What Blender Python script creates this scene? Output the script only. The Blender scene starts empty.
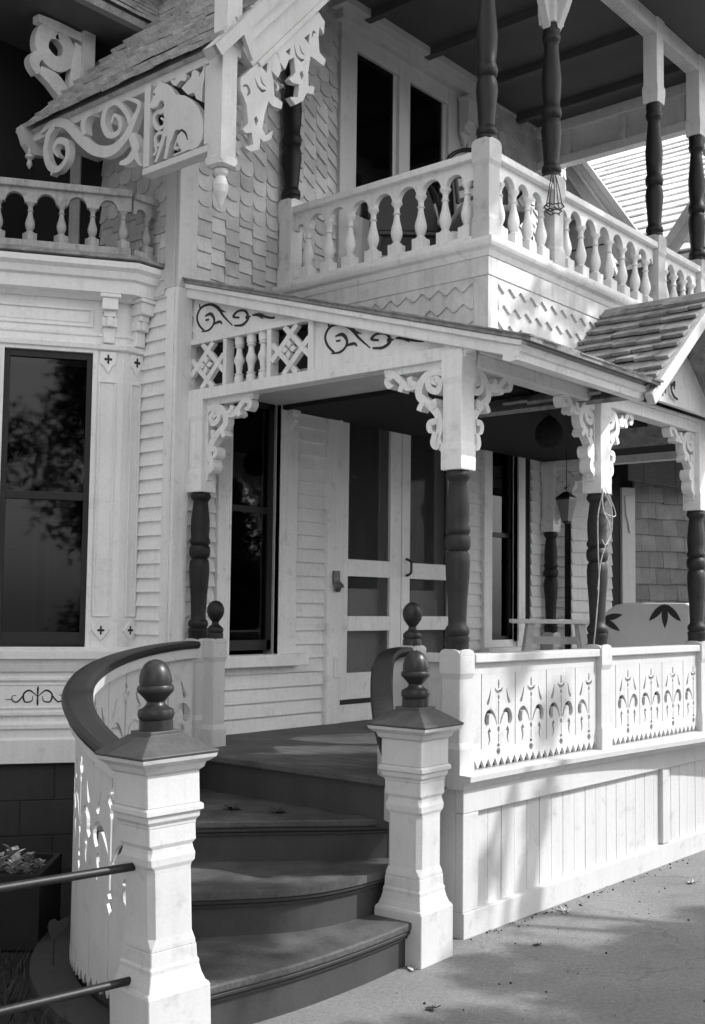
import bpy, bmesh, math, random
from mathutils import Vector, Matrix
random.seed(7)
R = math.radians
PI = math.pi
sc = bpy.context.scene
col = sc.collection
V = Vector
X_, Y_, Z_ = V((1, 0, 0)), V((0, 1, 0)), V((0, 0, 1))

# ------------------------------------------------------------------ materials
def nodes(name):
    m = bpy.data.materials.new(name)
    m.use_nodes = True
    nt = m.node_tree
    return m, nt, nt.nodes['Principled BSDF']

def paint(name, base, rough=.55, var=.12, scale=3.0, streak=.0, bump=.15, dirt=0.0, spec=.4, fine=60, coat=0.0, island=0.0):
    """grey paint: broad tone drift, fine speckle, optional run-down streaks and dirt spots"""
    m, nt, b = nodes(name)
    N, L = nt.nodes, nt.links
    tc = N.new('ShaderNodeTexCoord')
    n1 = N.new('ShaderNodeTexNoise'); n1.inputs['Scale'].default_value = scale; n1.inputs['Detail'].default_value = 5
    L.new(tc.outputs['Object'], n1.inputs['Vector'])
    n2 = N.new('ShaderNodeTexNoise'); n2.inputs['Scale'].default_value = fine; n2.inputs['Detail'].default_value = 4
    L.new(tc.outputs['Object'], n2.inputs['Vector'])
    mp = N.new('ShaderNodeMapping'); mp.inputs['Scale'].default_value = (22, 22, 1.1)
    L.new(tc.outputs['Object'], mp.inputs['Vector'])
    n3 = N.new('ShaderNodeTexNoise'); n3.inputs['Scale'].default_value = 1.6; n3.inputs['Detail'].default_value = 6
    L.new(mp.outputs['Vector'], n3.inputs['Vector'])
    def mr(src, a, c, lo, hi):
        r = N.new('ShaderNodeMapRange')
        r.inputs['From Min'].default_value = a; r.inputs['From Max'].default_value = c
        r.inputs['To Min'].default_value = lo; r.inputs['To Max'].default_value = hi
        L.new(src, r.inputs['Value']); return r.outputs['Result']
    def mul(a, c):
        q = N.new('ShaderNodeMath'); q.operation = 'MULTIPLY'
        L.new(a, q.inputs[0]); L.new(c, q.inputs[1]); return q.outputs[0]
    v = mr(n1.outputs['Fac'], .3, .7, 1 - var, 1 + var * .5)
    v = mul(v, mr(n2.outputs['Fac'], .35, .65, 1 - var * .45, 1 + var * .25))
    v = mul(v, mr(n3.outputs['Fac'], .45, .75, 1 + streak * .1, 1 - streak * .6))
    if dirt:
        n4 = N.new('ShaderNodeTexNoise'); n4.inputs['Scale'].default_value = 9; n4.inputs['Detail'].default_value = 8; n4.inputs['Roughness'].default_value = .7
        L.new(tc.outputs['Object'], n4.inputs['Vector'])
        v = mul(v, mr(n4.outputs['Fac'], .56, .74, 1.0, 1 - dirt))
        n5 = N.new('ShaderNodeTexNoise'); n5.inputs['Scale'].default_value = 34; n5.inputs['Detail'].default_value = 6; n5.inputs['Roughness'].default_value = .75
        L.new(tc.outputs['Object'], n5.inputs['Vector']); v = mul(v, mr(n5.outputs['Fac'], .62, .72, 1.0, 1 - dirt * 1.1))
    if island:
        gi = N.new('ShaderNodeNewGeometry'); v = mul(v, mr(gi.outputs['Random Per Island'], 0, 1, 1 - island, 1 + island * .6))
    sc_ = N.new('ShaderNodeMath'); sc_.operation = 'MULTIPLY'; sc_.inputs[1].default_value = base
    L.new(v, sc_.inputs[0])
    L.new(sc_.outputs[0], b.inputs['Base Color'])
    b.inputs['Roughness'].default_value = rough
    b.inputs['Specular IOR Level'].default_value = spec
    b.inputs['Coat Weight'].default_value = coat
    if bump:
        bp = N.new('ShaderNodeBump'); bp.inputs['Strength'].default_value = bump; bp.inputs['Distance'].default_value = .004
        ad = N.new('ShaderNodeMath'); ad.operation = 'ADD'
        L.new(n2.outputs['Fac'], ad.inputs[0]); ad.inputs[1].default_value = 0
        L.new(ad.outputs[0], bp.inputs['Height']); L.new(bp.outputs['Normal'], b.inputs['Normal'])
    return m

M = {}
M['white'] = paint('white_paint', .53, .5, .07, 2.5, .10, .12, dirt=.28)
M['trim'] = paint('trim_paint', .82, .5, .08, 2.5, .14, .12, dirt=.30)
M['clap'] = paint('clapboard_paint', .82, .6, .10, 2.0, .12, .14, dirt=.22)
M['bay'] = paint('bay_paint', .83, .55, .08, 2.0, .10, .10, dirt=.2)
M['shingle'] = paint('wall_shingle_paint', .68, .7, .16, 6, .18, .25, dirt=.2, island=0.22)
M['band'] = paint('band_shingle_paint', .64, .7, .14, 6, .25, .25, dirt=.25, island=.05)
M['lattice'] = paint('gable_trim_paint', .62, .55, .08, 3, .10, .12, dirt=.2)
M['dark'] = paint('dark_gloss_paint', .012, .5, .35, 5, .4, .25, spec=.35, dirt=.35)
M['brown'] = paint('dark_post_paint', .028, .52, .35, 5, .4, .3, spec=.35, dirt=.35)
M['rail'] = paint('handrail_paint', 0.017, .45, .25, 4, .1, .12, spec=.4)
M['cap'] = paint('newel_cap_paint', 0.072, .5, .3, 6, .1, .12, dirt=.3)
M['ball'] = paint('finial_paint', 0.025, .36, .2, 6, .1, .06, spec=.35, dirt=.35)
M['step'] = paint('step_paint', .082, .6, .5, 5, .1, .18, dirt=.35)
M['riser'] = paint('riser_paint', .046, .6, .2, 5, .15, .12)
M['deck'] = paint('deck_paint', .080, .6, .4, 5, .1, .16, dirt=.3)
M['roof'] = paint('roof_shingle_wood', .56, .85, .35, 9, .3, .35, dirt=.4, island=.14)
M['roofedge'] = paint('roof_edge_wood', .30, .85, .35, 14, .2, .35, dirt=.5, island=.15)
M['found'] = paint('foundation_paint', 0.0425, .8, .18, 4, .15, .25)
M['frame'] = paint('window_sash_paint', 0.015, .5, .2, 4, .1, .1)
M['incise'] = paint('incised_ornament_paint', 0.035, .7, .3, 8, .1, .1)
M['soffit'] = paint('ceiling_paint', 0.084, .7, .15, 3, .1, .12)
M['porchceil'] = paint('porch_ceiling_paint', .60, .7, .12, 3, .1, .12)
M['iron'] = paint('iron_paint', 0.012, .35, .3, 9, .1, .15, spec=.5)
M['pipe'] = paint('pipe_paint', 0.0084, .5, .5, 6, .1, .2, spec=.5)
M['planter'] = paint('planter_wood', 0.0105, .8, .3, 6, .3, .25)
M['leafpale'] = paint('pale_leaf', .42, .7, .4, 20, .1, .2)
M['leafdry'] = paint('dry_leaf', .36, .8, .4, 25, .1, .2)
M['leafdark'] = paint('dark_leaf', 0.03, .7, .4, 25, .1, .2)
M['leaf'] = paint('tree_leaf', .085, .6, .4, 1.5, .0, .0)
M['bark'] = paint('tree_bark', .10, .9, .3, 6, .3, .5)
M['cloth'] = paint('settee_canvas', .72, .85, .06, 5, .02, .1)
M['stripe'] = paint('chair_canvas', .45, .85, .06, 5, .02, .1)
M['lampglass'] = paint('lamp_shade_frosted', .22, .35, .1, 8, .2, .1)
M['basket'] = paint('basket_wicker', 0.011, .9, .4, 30, .1, .5)
M['twine'] = paint('twine', .45, .9, .2, 30, .0, .0)
M['curtain'] = paint('curtain_cloth', .30, .9, .15, 4, .3, .1)
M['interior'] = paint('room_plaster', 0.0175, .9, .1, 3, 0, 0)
M['shutter'] = paint('shutter_paint', 0.05, .6, .15, 6, .1, .1)
M['brass'] = paint('tarnished_brass', .09, .35, .4, 30, .1, .2, spec=.8)
M['farshingle'] = paint('far_shingle_paint', .26, .75, .25, 5, .25, .3, island=0.25)
M['farroof'] = paint('far_roof_wood', .78, .8, .2, 5, .2, .25, island=0.12)
M['screen'] = paint('door_screen', .05, .8, .1, 5, .1, 0)

def glass(name, tint=.55, rough=.03):
    m, nt, b = nodes(name)
    N, L = nt.nodes, nt.links
    out = [n for n in N if n.type == 'OUTPUT_MATERIAL'][0]
    tr = N.new('ShaderNodeBsdfTransparent'); tr.inputs['Color'].default_value = (tint, tint, tint, 1)
    gl = N.new('ShaderNodeBsdfGlossy'); gl.inputs['Roughness'].default_value = rough
    gl.inputs['Color'].default_value = (.9, .9, .9, 1)
    fr = N.new('ShaderNodeFresnel'); fr.inputs['IOR'].default_value = 1.36
    tc = N.new('ShaderNodeTexCoord')
    nz = N.new('ShaderNodeTexNoise'); nz.inputs['Scale'].default_value = 3.5; nz.inputs['Detail'].default_value = 2
    L.new(tc.outputs['Object'], nz.inputs['Vector'])
    bp = N.new('ShaderNodeBump'); bp.inputs['Strength'].default_value = .05; bp.inputs['Distance'].default_value = .01
    L.new(nz.outputs['Fac'], bp.inputs['Height'])
    mx = N.new('ShaderNodeMixShader')
    L.new(fr.outputs['Fac'], mx.inputs['Fac']); L.new(tr.outputs[0], mx.inputs[1]); L.new(gl.outputs[0], mx.inputs[2])
    L.new(mx.outputs[0], out.inputs['Surface'])
    return m
M['glass'] = glass('window_glass', .5)

def ground_mat():
    m, nt, b = nodes('concrete_drive')
    N, L = nt.nodes, nt.links
    tc = N.new('ShaderNodeTexCoord')
    def nz(s, d, r=.6):
        n = N.new('ShaderNodeTexNoise'); n.inputs['Scale'].default_value = s; n.inputs['Detail'].default_value = d; n.inputs['Roughness'].default_value = r
        L.new(tc.outputs['Object'], n.inputs['Vector']); return n
    a, c, d = nz(1.2, 6), nz(45, 5, .75), nz(220, 3, .8)
    def mr(src, p, q, lo, hi):
        r = N.new('ShaderNodeMapRange'); r.inputs['From Min'].default_value = p; r.inputs['From Max'].default_value = q
        r.inputs['To Min'].default_value = lo; r.inputs['To Max'].default_value = hi; L.new(src, r.inputs['Value']); return r.outputs['Result']
    def mul(p, q):
        k = N.new('ShaderNodeMath'); k.operation = 'MULTIPLY'
        L.new(p, k.inputs[0]); L.new(q, k.inputs[1]); return k.outputs[0]
    v = mul(mr(a.outputs['Fac'], .3, .7, .165, .245), mr(c.outputs['Fac'], .3, .7, .72, 1.2))
    v = mul(v, mr(d.outputs['Fac'], .3, .72, .62, 1.38))
    e = nz(3.2, 8, .72); v = mul(v, mr(e.outputs['Fac'], .55, .75, 1.0, .62))
    dsp = N.new('ShaderNodeVectorMath'); dsp.operation = 'MULTIPLY_ADD'; L.new(e.outputs['Color'], dsp.inputs[0]); dsp.inputs[1].default_value = (.5, .5, 0); L.new(tc.outputs['Object'], dsp.inputs[2])
    vo = N.new('ShaderNodeTexVoronoi'); vo.feature = 'DISTANCE_TO_EDGE'; vo.inputs['Scale'].default_value = .55; L.new(dsp.outputs[0], vo.inputs['Vector'])
    v = mul(v, mr(vo.outputs['Distance'], .001, .004, .72, 1.0))
    pb = N.new('ShaderNodeTexVoronoi'); pb.inputs['Scale'].default_value = 60; L.new(tc.outputs['Object'], pb.inputs['Vector'])
    v = mul(v, mr(pb.outputs['Distance'], .05, .35, 1.12, .95))
    L.new(v, b.inputs['Base Color']); b.inputs['Roughness'].default_value = .9
    bp = N.new('ShaderNodeBump'); bp.inputs['Strength'].default_value = .5; bp.inputs['Distance'].default_value = .012
    ad = N.new('ShaderNodeMath'); ad.operation = 'ADD'; L.new(c.outputs['Fac'], ad.inputs[0]); L.new(d.outputs['Fac'], ad.inputs[1])
    L.new(ad.outputs[0], bp.inputs['Height']); L.new(bp.outputs['Normal'], b.inputs['Normal'])
    return m
M['concrete'] = ground_mat()
M['weathered'] = paint('weathered_paint', .40, .7, .2, 5, .5, .3, dirt=.5)
M['soil'] = paint('garden_soil', 0.015, .95, .5, 5, .0, .6, fine=40)

# ------------------------------------------------------------------ mesh helpers
class MB:
    def __init__(s): s.v = []; s.f = []
    def add(s, vs, fs):
        k = len(s.v); s.v += [tuple(p) for p in vs]; s.f += [tuple(i + k for i in f) for f in fs]; return s
    def box(s, x0, x1, y0, y1, z0, z1):
        return s.add([(x0, y0, z0), (x1, y0, z0), (x1, y1, z0), (x0, y1, z0), (x0, y0, z1), (x1, y0, z1), (x1, y1, z1), (x0, y1, z1)],
                     [(3, 2, 1, 0), (4, 5, 6, 7), (0, 1, 5, 4), (1, 2, 6, 5), (2, 3, 7, 6), (3, 0, 4, 7)])
    def fbox(s, F, u0, u1, v0, v1, w0, w1):
        ps = [F(u, v, w) for w in (w0, w1) for (u, v) in ((u0, v0), (u1, v0), (u1, v1), (u0, v1))]
        return s.add(ps, [(3, 2, 1, 0), (4, 5, 6, 7), (0, 1, 5, 4), (1, 2, 6, 5), (2, 3, 7, 6), (3, 0, 4, 7)])
    def prism(s, F, poly, w0, w1):
        n = len(poly)
        ps = [F(u, v, w0) for u, v in poly] + [F(u, v, w1) for u, v in poly]
        fs = [tuple(reversed(range(n))), tuple(range(n, 2 * n))]
        fs += [(i, (i + 1) % n, n + (i + 1) % n, n + i) for i in range(n)]
        return s.add(ps, fs)
    def loft(s, rings, cap=True):
        n = len(rings[0]); k = len(s.v)
        ps = [p for r in rings for p in r]; fs = []
        for j in range(len(rings) - 1):
            for i in range(n):
                a, b = j * n + i, j * n + (i + 1) % n
                fs.append((a, b, b + n, a + n))
        if cap:
            fs.append(tuple(reversed(range(n)))); fs.append(tuple(range((len(rings) - 1) * n, len(rings) * n)))
        return s.add(ps, fs)
    def lathe(s, prof, c, seg=20):
        """prof: list of (z, r)"""
        rings = [[(c[0] + r * math.cos(2 * PI * i / seg), c[1] + r * math.sin(2 * PI * i / seg), c[2] + z) for i in range(seg)] for z, r in prof]
        return s.loft(rings)
    def sq(s, prof, c, rz=0, ch=0):
        """stack of square sections, prof: (z, half[, chamfer])"""
        rings = []
        for p in prof:
            z, h = p[0], p[1]; k = p[2] if len(p) > 2 else ch
            k = max(k, .0005)
            pts = [(h - k, -h), (h, -h + k), (h, h - k), (h - k, h), (-h + k, h), (-h, h - k), (-h, -h + k), (-h + k, -h)]
            ca, sa = math.cos(rz), math.sin(rz)
            rings.append([(c[0] + x * ca - y * sa, c[1] + x * sa + y * ca, c[2] + z) for x, y in pts])
        return s.loft(rings)
    def tube(s, path, r, seg=8):
        path = [V(p) for p in path]; rings = []
        for i, p in enumerate(path):
            t = (path[min(i + 1, len(path) - 1)] - path[max(i - 1, 0)]).normalized()
            a = t.orthogonal().normalized() if i == 0 else (rings_a - t * rings_a.dot(t)).normalized()
            rings_a = a; b = t.cross(a)
            rr = r[i] if isinstance(r, (list, tuple)) else r
            rings.append([tuple(p + a * rr * math.cos(2 * PI * k / seg) + b * rr * math.sin(2 * PI * k / seg)) for k in range(seg)])
        return s.loft(rings)
    def build(s, name, mat, parent=None, bevel=0, smooth=False, loc=None, rz=0):
        me = bpy.data.meshes.new(name); me.from_pydata(s.v, [], s.f); me.validate()
        bm = bmesh.new(); bm.from_mesh(me); bmesh.ops.recalc_face_normals(bm, faces=bm.faces); bm.to_mesh(me); bm.free()
        me.materials.append(M[mat] if isinstance(mat, str) else mat)
        o = bpy.data.objects.new(name, me); col.objects.link(o)
        if parent:
            o.parent = parent
        if loc: o.location = loc; o.rotation_euler.z = rz
        if bevel:
            md = o.modifiers.new('Bevel', 'BEVEL'); md.width = bevel; md.segments = 2; md.limit_method = 'ANGLE'; md.angle_limit = R(40)
        if smooth:
            me.shade_smooth()
            if not bevel:
                try: me.set_sharp_from_angle(angle=R(45))
                except Exception: pass
        return o

def frame(O, U, Vv, W):
    O, U, Vv, W = V(O), V(U), V(Vv), V(W)
    return lambda u, v, w=0: tuple(O + U * u + Vv * v + W * w)

def tag(o, label=None, cat=None, group=None, kind=None):
    if label: o['label'] = label
    if cat: o['category'] = cat
    if group: o['group'] = group
    if kind: o['kind'] = kind
    return o
def thing(name, label, cat, loc=(0, 0, 0), rz=0, group=None):
    o = bpy.data.objects.new(name, None); col.objects.link(o); o.location = loc; o.rotation_euler.z = rz
    o.empty_display_size = .2
    return tag(o, label, cat, group)
def copy_tree(o, loc, rz=None, label=None):
    kids = [c for c in list(bpy.data.objects) if c.parent == o]
    c = o.copy(); col.objects.link(c); c.location = loc
    if rz is not None: c.rotation_euler.z = rz
    if label: c['label'] = label
    for k in kids:
        k2 = k.copy(); col.objects.link(k2); k2.parent = c
        for g in [q for q in list(bpy.data.objects) if q.parent == k]:
            g2 = g.copy(); col.objects.link(g2); g2.parent = k2
    return c

def crom(pts, n=8):
    """Catmull-Rom through points of any dimension"""
    P = [tuple(p) for p in pts]; P = [P[0]] + P + [P[-1]]; out = []
    for i in range(1, len(P) - 2):
        for k in range(n):
            t = k / n
            out.append(tuple(.5 * ((2 * b) + (-a + c) * t + (2 * a - 5 * b + 4 * c - d) * t * t + (-a + 3 * b - 3 * c + d) * t ** 3)
                             for a, b, c, d in zip(P[i - 1], P[i], P[i + 1], P[i + 2])))
    out.append(P[-2]); return out

def stroke(pts, n=6):
    """pts (u, v, width) -> outline polygon of a tapering stroke"""
    c = crom(pts, n); Lf, Rt = [], []
    for i, (u, v, w) in enumerate(c):
        a, b = c[max(i - 1, 0)], c[min(i + 1, len(c) - 1)]
        tx, ty = b[0] - a[0], b[1] - a[1]; l = math.hypot(tx, ty) or 1
        nx, ny = -ty / l, tx / l
        Lf.append((u + nx * w / 2, v + ny * w / 2)); Rt.append((u - nx * w / 2, v - ny * w / 2))
    return Lf + Rt[::-1]

def ribbon(mb, F, pts, w0, w1, n=6):
    """same stroke as solid quads (safe for spirals)"""
    c = crom(pts, n); rows = []
    for i, (u, v, w) in enumerate(c):
        a, b = c[max(i - 1, 0)], c[min(i + 1, len(c) - 1)]
        tx, ty = b[0] - a[0], b[1] - a[1]; l = math.hypot(tx, ty) or 1
        nx, ny = -ty / l, tx / l; w = max(w, .002)
        A, B = (u + nx * w / 2, v + ny * w / 2), (u - nx * w / 2, v - ny * w / 2)
        rows.append([F(A[0], A[1], w0), F(A[0], A[1], w1), F(B[0], B[1], w1), F(B[0], B[1], w0)])
    mb.loft(rows)

def disc(mb, F, u, v, r, w0, w1, seg=14):
    mb.prism(F, [(u + r * math.cos(2 * PI * i / seg), v + r * math.sin(2 * PI * i / seg)) for i in range(seg)], w0, w1)

def cut_panel(outer, holes, t):
    """flat board with real through-cuts -> list of verts, faces in (u, v, w)"""
    cu = bpy.data.curves.new('cut', 'CURVE'); cu.dimensions = '2D'; cu.fill_mode = 'BOTH'; cu.extrude = t / 2
    for poly in [outer] + holes:
        sp = cu.splines.new('POLY'); sp.points.add(len(poly) - 1); sp.use_cyclic_u = True
        for p, (u, v) in zip(sp.points, poly): p.co = (u, v, 0, 1)
    o = bpy.data.objects.new('cut', cu); col.objects.link(o)
    dg = bpy.context.evaluated_depsgraph_get(); dg.update()
    me = o.evaluated_get(dg).to_mesh()
    vs = [tuple(v.co) for v in me.vertices]; fs = [tuple(p.vertices) for p in me.polygons]
    o.evaluated_get(dg).to_mesh_clear()
    bpy.data.objects.remove(o); bpy.data.curves.remove(cu)
    return vs, fs

def clap(mb, F, u0, u1, v0, v1, ex=.095, off=0.0):
    v = v0 + off
    if off: mb.fbox(F, u0, u1, v0, min(v0 + off - .001, v1), 0, .006)
    while v < v1 - .005:
        t = min(v + ex, v1)
        mb.add([F(u0, v, 0), F(u1, v, 0), F(u1, v, .026), F(u0, v, .026), F(u0, t, 0), F(u1, t, 0), F(u1, t, .005), F(u0, t, .005)],
               [(0, 1, 2, 3), (7, 6, 5, 4), (3, 2, 6, 7), (0, 3, 7, 4), (1, 5, 6, 2)])
        v += ex

def shingle_rows(mb, F, u0, u1, rows, sw=.12, rnd=random):
    """rows: list of (v_bottom, height, kind). Each row one slab with a patterned butt, tilted off the wall."""
    for ri, (vb, h, kind) in enumerate(rows):
        pts = []; off = (ri % 2) * .5 * sw
        n = int((u1 - u0) / sw) + 3
        for i in range(-1, n):
            a = u0 + i * sw - off; m = a + sw / 2; b = a + sw
            if kind == 'zig': pts += [(a, vb + .040), (a + sw * .05, vb + .040), (m - sw * .05, vb), (m + sw * .05, vb), (b - sw * .05, vb + .040)]
            elif kind == 'saw': pts += [(a, vb + .07), (a + sw * .80, vb), (b - .001, vb + .012)]
            elif kind == 'step':
                d = .05 if i % 2 else 0
                pts += [(a, vb + d), (b - .001, vb + d)]
            elif kind == 'scallop':
                pts += [(a, vb + .055), (a + .004, vb + .02)] + [(m - math.cos(PI * k / 6) * sw * .45, vb + .02 - math.sin(PI * k / 6) * .03) for k in range(1, 6)] + [(b - .005, vb + .02), (b - .001, vb + .055)]
            else:
                d = rnd.uniform(-.006, .006); pts += [(a + .002, vb + d), (b - .002, vb + d)]
        vt = vb + h
        th_ = {'zig': .024, 'scallop': .022, 'saw': .022}.get(kind, .026); wf = lambda v: .005 + (vt - v) * (th_ / h)
        cells = {}
        for p in pts: cells.setdefault(math.floor((p[0] - u0 + off + 1e-5) / sw), []).append(p)
        for ci, cp in cells.items():
            a, b = u0 + ci * sw - off, u0 + (ci + 1) * sw - off
            nxt = cells.get(ci + 1)
            if kind == 'zig' and nxt: cp = cp + [(b, nxt[0][1])]
            gp = .00005 if kind == 'zig' else .0012; lo, hi = max(a, u0) + gp, min(b, u1) - gp
            if hi - lo < .008: continue
            def yat(x):
                for p, q in zip(cp[:-1], cp[1:]):
                    if p[0] <= x <= q[0] and q[0] > p[0]: return p[1] + (q[1] - p[1]) * (x - p[0]) / (q[0] - p[0])
                return cp[0][1] if x < cp[0][0] else cp[-1][1]
            jit = rnd.uniform(-.003, .003) * (kind != 'zig')
            cl = [(lo, yat(lo) + jit)] + [(x, y + jit) for x, y in cp if lo < x < hi] + [(hi, yat(hi) + jit)]
            k = len(cl); tl = 1 if kind == 'zig' else rnd.uniform(.88, 1.12)
            front = [F(u, v, wf(v) * tl) for u, v in cl] + [F(hi, vt, wf(vt)), F(lo, vt, wf(vt))]
            back = [F(u, v, -.004) for u, v in cl] + [F(hi, vt, -.004), F(lo, vt, -.004)]
            n = k + 2
            mb.add(front + back, [tuple(range(n))] + [(i, n + i, n + (i + 1) % n, (i + 1) % n) for i in range(n) if i != k])

def roof_shingles(mb, F, u0, u1, v0, v1, ex=.13, sw=(.09, .16), wave=0, clipf=None, th=.016):
    """courses up the slope (v), individual shingles along u"""
    v = v0; r = 0
    while v < v1:
        u = u0 - random.uniform(0, .05)
        while u < u1:
            w = random.uniform(*sw); a, b = max(u, u0), min(u + w - .004, u1)
            if b - a > .01:
                d = random.uniform(-.005, .005) + (wave * math.sin((a + r * .9) * 9) if wave else 0)
                k = random.uniform(.92, 1.10)
                aa, bb = a, b
                if clipf:
                    c = clipf((a + b) / 2, v)
                    if not c: u += w; continue
                g = th * .75 * random.uniform(.8, 1.1)
                mb.add([F(aa, v + d, g), F(bb, v + d, g), F(bb, v + d, g + th * .4 * k + .006), F(aa, v + d, g + th * .4 * k + .006), F(aa, v + ex * 1.5, .0), F(bb, v + ex * 1.5, .0), F(bb, v + ex * 1.5, .006), F(aa, v + ex * 1.5, .006)],
                       [(0, 1, 2, 3), (7, 6, 5, 4), (3, 2, 6, 7), (0, 3, 7, 4), (1, 5, 6, 2)])
            u += w
        v += ex; r += 1
FOX = [(0.129, 0.543), (0.152, 0.517), (0.194, 0.498), (0.239, 0.46), (0.275, 0.412), (0.353, 0.381), (0.427, 0.33), (0.479, 0.27), (0.512, 0.197), (0.522, 0.137), (0.512, 0.082), (0.484, 0.05), (0.436, 0.042), (0.39, 0.052), (0.37, 0.049), (0.315, 0.049), (0.26, 0.047), (0.27, 0.059), (0.337, 0.06), (0.314, 0.093), (0.292, 0.132), (0.301, 0.163), (0.333, 0.177), (0.298, 0.195), (0.275, 0.195), (0.264, 0.169), (0.232, 0.127), (0.208, 0.048), (0.178, 0.051), (0.195, 0.107), (0.206, 0.176), (0.193, 0.185), (0.169, 0.127), (0.119, 0.052), (0.094, 0.052), (0.125, 0.108), (0.149, 0.17), (0.18, 0.248), (0.19, 0.269), (0.168, 0.326), (0.179, 0.37), (0.163, 0.407), (0.133, 0.409), (0.115, 0.384), (0.064, 0.386), (0.044, 0.4), (0.049, 0.42), (0.068, 0.449), (0.073, 0.491), (0.108, 0.513)]
FOXLEAF = [(0.308, 0.443), (0.356, 0.466), (0.392, 0.48), (0.397, 0.512), (0.421, 0.517), (0.452, 0.495), (0.459, 0.46), (0.488, 0.492), (0.502, 0.529), (0.507, 0.454), (0.491, 0.392), (0.487, 0.311), (0.439, 0.341), (0.419, 0.384), (0.365, 0.388)]
FOXLEAF2 = [(0.205, 0.52), (0.25, 0.511), (0.267, 0.535), (0.298, 0.542), (0.342, 0.52), (0.355, 0.495), (0.337, 0.476), (0.3, 0.491), (0.257, 0.47), (0.225, 0.492)]
FOXC1 = [(0.16, 0.384, 0.022), (0.129, 0.363, 0.03), (0.077, 0.369, 0.03), (0.053, 0.333, 0.03), (0.087, 0.272, 0.03), (0.139, 0.266, 0.02), (0.15, 0.297, 0.016), (0.117, 0.324, 0.012)]
FOXC2 = [(0.146, 0.226, 0.015), (0.095, 0.236, 0.025), (0.07, 0.208, 0.025), (0.091, 0.168, 0.02), (0.117, 0.17, 0.012)]
FOXC3 = [(0.065, 0.175, 0.012), (0.086, 0.136, 0.02), (0.061, 0.112, 0.015)]
FOXC4 = [(0.274, 0.154, 0.01), (0.251, 0.109, 0.02), (0.295, 0.098, 0.014)]
GB1 = [(-1.075, 0.554, 0.02), (-0.965, 0.581, 0.05), (-0.809, 0.538, 0.06), (-0.652, 0.403, 0.07), (-0.501, 0.29, 0.07), (-0.329, 0.237, 0.07), (-0.193, 0.281, 0.06), (-0.116, 0.365, 0.05), (-0.066, 0.456, 0.03), (-0.19, 0.527, 0.015)]
GB2 = [(-0.875, 0.341, 0.015), (-0.925, 0.4, 0.025), (-0.881, 0.445, 0.04), (-0.787, 0.402, 0.045), (-0.782, 0.308, 0.04), (-0.871, 0.256, 0.04), (-0.966, 0.298, 0.05), (-1.019, 0.406, 0.05), (-0.993, 0.513, 0.05), (-0.933, 0.553, 0.04)]
GB3 = [(-0.919, 0.286, 0.06), (-0.933, 0.252, 0.03), (-0.947, 0.233, 0.01)]
GB4 = [(-0.322, 0.404, 0.015), (-0.296, 0.45, 0.02), (-0.239, 0.399, 0.03), (-0.25, 0.331, 0.035), (-0.347, 0.34, 0.04), (-0.407, 0.428, 0.045), (-0.383, 0.511, 0.04), (-0.286, 0.528, 0.035), (-0.186, 0.437, 0.03), (-0.142, 0.355, 0.03)]
GB5 = [(-0.593, 0.406, 0.03), (-0.612, 0.484, 0.05), (-0.57, 0.527, 0.04), (-0.511, 0.52, 0.02)]
GB6 = [(-0.126, 0.28, 0.05), (-0.082, 0.181, 0.07), (-0.146, 0.128, 0.05), (-0.228, 0.131, 0.02)]
GB7 = [(-0.081, 0.164, 0.05), (-0.052, 0.105, 0.03), (-0.019, 0.062, 0.01)]
DROP = [(0.047, 0.397), (0.291, 0.654), (0.344, 0.637), (0.367, 0.562), (0.341, 0.507), (0.284, 0.531), (0.306, 0.464), (0.314, 0.391), (0.382, 0.377), (0.372, 0.333), (0.299, 0.326), (0.268, 0.344), (0.239, 0.26), (0.221, 0.164), (0.253, 0.138), (0.307, 0.186), (0.294, 0.129), (0.233, 0.094), (0.207, 0.107), (0.204, 0.04), (0.135, 0.006), (0.086, 0.017), (0.154, 0.053), (0.142, 0.116), (0.093, 0.099), (0.068, 0.112), (0.112, 0.157), (0.099, 0.255), (0.079, 0.292), (0.05, 0.325)]
DROP2 = [(0.292, 0.647), (0.673, 1.042), (0.731, 1.003), (0.726, 0.921), (0.687, 0.952), (0.677, 0.885), (0.69, 0.795), (0.748, 0.77), (0.726, 0.726), (0.646, 0.738), (0.612, 0.741), (0.592, 0.632), (0.599, 0.556), (0.65, 0.567), (0.64, 0.516), (0.584, 0.507), (0.552, 0.446), (0.488, 0.4), (0.44, 0.429), (0.508, 0.453), (0.518, 0.534), (0.464, 0.522), (0.431, 0.533), (0.484, 0.591), (0.471, 0.678), (0.428, 0.647), (0.398, 0.577), (0.355, 0.603), (0.333, 0.648)]
BR0 = [(0.058, -0.163, 0.01), (0.09, -0.145, 0.02), (0.08, -0.125, 0.03), (0.046, -0.147, 0.035), (0.058, -0.194, 0.035), (0.11, -0.176, 0.035), (0.121, -0.12, 0.035), (0.073, -0.092, 0.035), (0.017, -0.108, 0.03)]
BR1 = [(0.011, -0.091, 0.02), (0.118, -0.096, 0.035), (0.174, -0.15, 0.042), (0.177, -0.211, 0.042), (0.116, -0.259, 0.042), (0.056, -0.32, 0.042), (0.041, -0.393, 0.038), (0.055, -0.451, 0.036), (0.018, -0.514, 0.03)]
BR2 = [(0.162, -0.139, 0.03), (0.208, -0.152, 0.034), (0.261, -0.152, 0.034), (0.316, -0.102, 0.034), (0.372, -0.058, 0.032), (0.419, -0.046, 0.02)]
BR3 = [(0.355, -0.129, 0.01), (0.382, -0.132, 0.03), (0.398, -0.099, 0.035), (0.363, -0.078, 0.03)]
BR4 = [(0.307, -0.172, 0.03), (0.292, -0.142, 0.03), (0.254, -0.135, 0.02)]
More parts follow.
